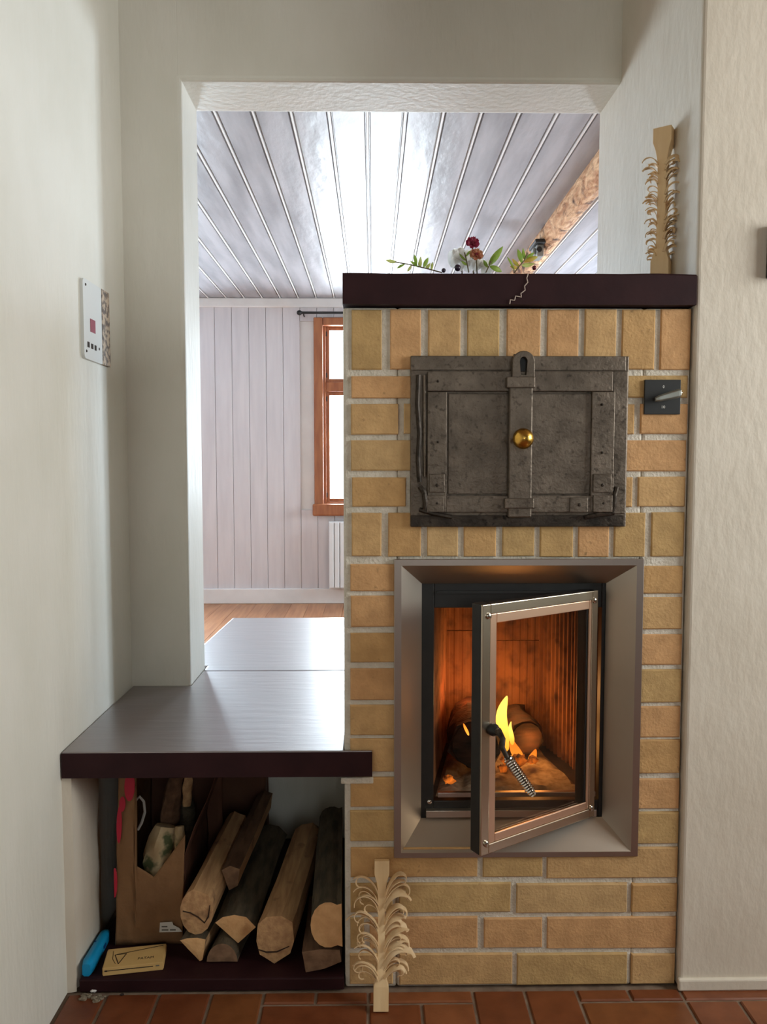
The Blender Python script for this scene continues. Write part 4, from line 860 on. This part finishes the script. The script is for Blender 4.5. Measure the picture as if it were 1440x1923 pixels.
def bloom(label, cx, cy, R, mat, rings, name, core=None, dy=0):
    c = on_y(cx, cy, YFW+dy); th = thing(name, label, 'flower', c); up = (Vector((.3, -.4, .85)) if mat == 'petalw' else Vector((.1, -.75, .55))).normalized(); u = up.orthogonal().normalized(); v = up.cross(u)
    for ri, (n, rad, lift) in enumerate(rings):
        for k in range(n):
            a = 2*PI*(k+.5*ri)/n; d = u*math.cos(a)+v*math.sin(a); leaf_mesh(MB(), c+up*(ri*.002), c+d*R*rad+up*R*lift, R*rad*(.6 if mat == 'petalw' else .45), .22).build('petal', mat, th, smooth=True, angle=PI)
    MB().ball(c+up*R*.18, R*.22, n=10, m=6).build('centre', core or mat, th, smooth=True)
    MB().tube([c, c+Vector((.004, .02, -.02)), Vector((c.x+.01, c.y+.05, z1+.004))], .0014, 6).build('stem', 'stem', th, smooth=True)
    return th
sprig('leafy sprig lying at the left of the shelf, yellow green leaves', [(830, 512), (800, 504), (770, 497), (742, 492)], [(745, 492, 724, 488, .004, 0), (760, 496, 745, 504, .003, .01), (772, 498, 765, 510, .003, -.005), (782, 500, 778, 478, .004, 0), (788, 502, 790, 482, .0045, .01), (795, 502, 804, 484, .0045, 0), (800, 504, 808, 494, .004, .01), (786, 502, 770, 490, .003, 0), (810, 507, 812, 492, .003, 0)], ['leafy', 'leaf'])
bloom('large white flower in the middle of the flowers on the shelf', 866, 489, .034, 'petalw', [(6, 1, .2), (5, .8, .5), (4, .5, .8)], 'white_flower', dy=.045)
bloom('small white flower low beside the peach flower', 905, 500, .026, 'petalw', [(6, 1, .2), (5, .7, .5)], 'white_flower', dy=.012)
bloom('dark burgundy flower standing highest on the shelf', 887, 457, .016, 'petalr', [(7, 1, .3), (6, .75, .6), (4, .4, .9)], 'burgundy_flower')
bloom('peach brown flower under the burgundy one', 894, 479, .016, 'petalp', [(7, 1, .3), (6, .7, .6), (4, .4, .9)], 'peach_flower', core='petalr', dy=-.02)
sprig('sprig with two big green leaves right of the white flower', [(912, 512), (918, 500), (922, 490)], [(918, 498, 944, 463, .0075, 0), (920, 500, 942, 510, .006, .01), (916, 502, 908, 488, .004, 0), (922, 496, 930, 478, .004, .012)], 'leaf', off=-.026)
sprig('sprig with small green and orange leaves and a dark red berry', [(965, 513), (975, 500), (985, 488), (990, 475)], [(975, 500, 962, 486, .004, 0), (980, 494, 972, 468, .0055, 0), (986, 488, 982, 466, .004, .01), (984, 492, 1010, 482, .0055, 0), (980, 498, 1004, 495, .005, .01), (972, 504, 958, 500, .004, 0), (988, 486, 1003, 474, .0045, 0), (966, 508, 952, 482, .0025, 0)], ['leafo', 'leaf', 'leaf', 'leafo', 'leafy'], berries=[(1003, 503, .0052)])
sprig('thin green sprig with tiny leaves behind the burgundy flower', [(880, 512), (876, 490), (872, 474)], [(876, 490, 862, 476, .0025, .0), (874, 482, 884, 470, .0025, 0), (878, 498, 866, 490, .003, 0)], ['leaf'], off=-.008)
for (x, y, lab_) in ((859, 503, 'dark blue berry at the foot of the white flower'), (833, 508, 'small dark blue berry left of the white flower')):
    p = on_y(x, y, YFW-.012); tag(MB().ball(p, .0075 if x > 840 else .005, n=12, m=8).build('berry', 'berry', smooth=True), lab_, 'berry')
tz = [(992, 513, -.019), (989, 522, -.0205), (991, 530, -.0205), (985, 537, -.021), (986, 545, -.0205), (978, 551, -.021), (979, 558, -.0205), (968, 556, -.021), (966, 564, -.0205), (958, 563, -.021), (957, 571, -.0205)]
tp = [on_y(x, y, YS+d) for x, y, d in tz]; fine = []
for a, b in zip(tp, tp[1:]): fine += [a, a.lerp(b, .5)]
tag(MB().tube(fine+[tp[-1]], .0011, 5).build('dried_tendril', 'thread', smooth=True), 'thin pale zigzag tendril hanging down the plum shelf edge', 'tendril')

# ================================================================== WALL SIGN AND EDGE FIXTURE
XG = XL+.008
sg = thing('wall_sign', 'small white wall sign with a red square and brown patterned edge', 'sign', on_x(180, 605, XL))
def wx(px, py, X=XG): return on_x(px, py, X)
cA, cB, cC, cD = wx(155, 521), wx(190, 541), wx(190, 683), wx(157, 671)
ya, yb = cA.y, wx(191, 600).y; yc = wx(205, 600).y; zt2, zb2 = (cA.z+wx(191, 542).z)/2, (wx(160, 673).z+wx(191, 683).z)/2; rr_ = .012; poly = []
for (cy, cz, a0) in ((ya+rr_, zb2+rr_, 180), (ya+rr_, zt2-rr_, 90)):
    seq = [(cy+rr_*math.cos(math.radians(a0+90-q*15 if a0 == 180 else 180-q*15)), cz+rr_*math.sin(math.radians(a0+90-q*15 if a0 == 180 else 180-q*15))) for q in range(7)]
    poly += seq
poly += [(yb, zt2), (yb, zb2)]
MB().prism([(XL, y, z) for y, z in poly], (XG-XL, 0, 0)).build('plate', 'signwhite', sg)
MB().box(XL, XG+.001, yb+.0005, yc, zb2, zt2).build('patterned_strip', 'signbrown', sg)
def mark(x0, x1, y0, y1, mat, name):
    a, b = wx(x0, y0), wx(x1, y1); MB().box(XG, XG+.0008, a.y, b.y, min(a.z, b.z), max(a.z, b.z)).build(name, mat, sg)
mark(169, 179, 598, 627, 'signred', 'red_square'); mark(164, 168, 641, 653, 'ink', 'printed_mark'); mark(171, 175, 645, 656, 'ink', 'printed_mark'); mark(177.5, 181, 648, 659, 'ink', 'printed_mark'); mark(185.5, 187, 653, 658, 'ink', 'printed_mark')
for (x, y) in ((160.5, 534), (162.5, 659)): MB().lathe([(0, .0035), (.0012, .003)], wx(x, y), (1, 0, 0), 10).build('screw', 'ink', sg)
ex = on_y(1437, 470, YS-.012)
efx = thing('wall_hook_rail', 'dark wall fixture cut off by the right picture edge', 'fixture', (ex.x+.03, YS-.012, ex.z))
za, zb3 = on_y(1437, 425, YS-.012).z, on_y(1437, 524, YS-.012).z
MB().box(ex.x+.002, ex.x+.06, YS-.03, YS-.012, zb3, za).build('board', 'black', efx, bevel=.003)
for zz in (za-.012, (za+zb3)/2, zb3+.012): MB().tube([(ex.x+.03, YS-.03, zz), (ex.x+.03, YS-.05, zz-.004), (ex.x+.03, YS-.055, zz+.008)], .004, 8).build('peg', 'irondark', efx, smooth=True)
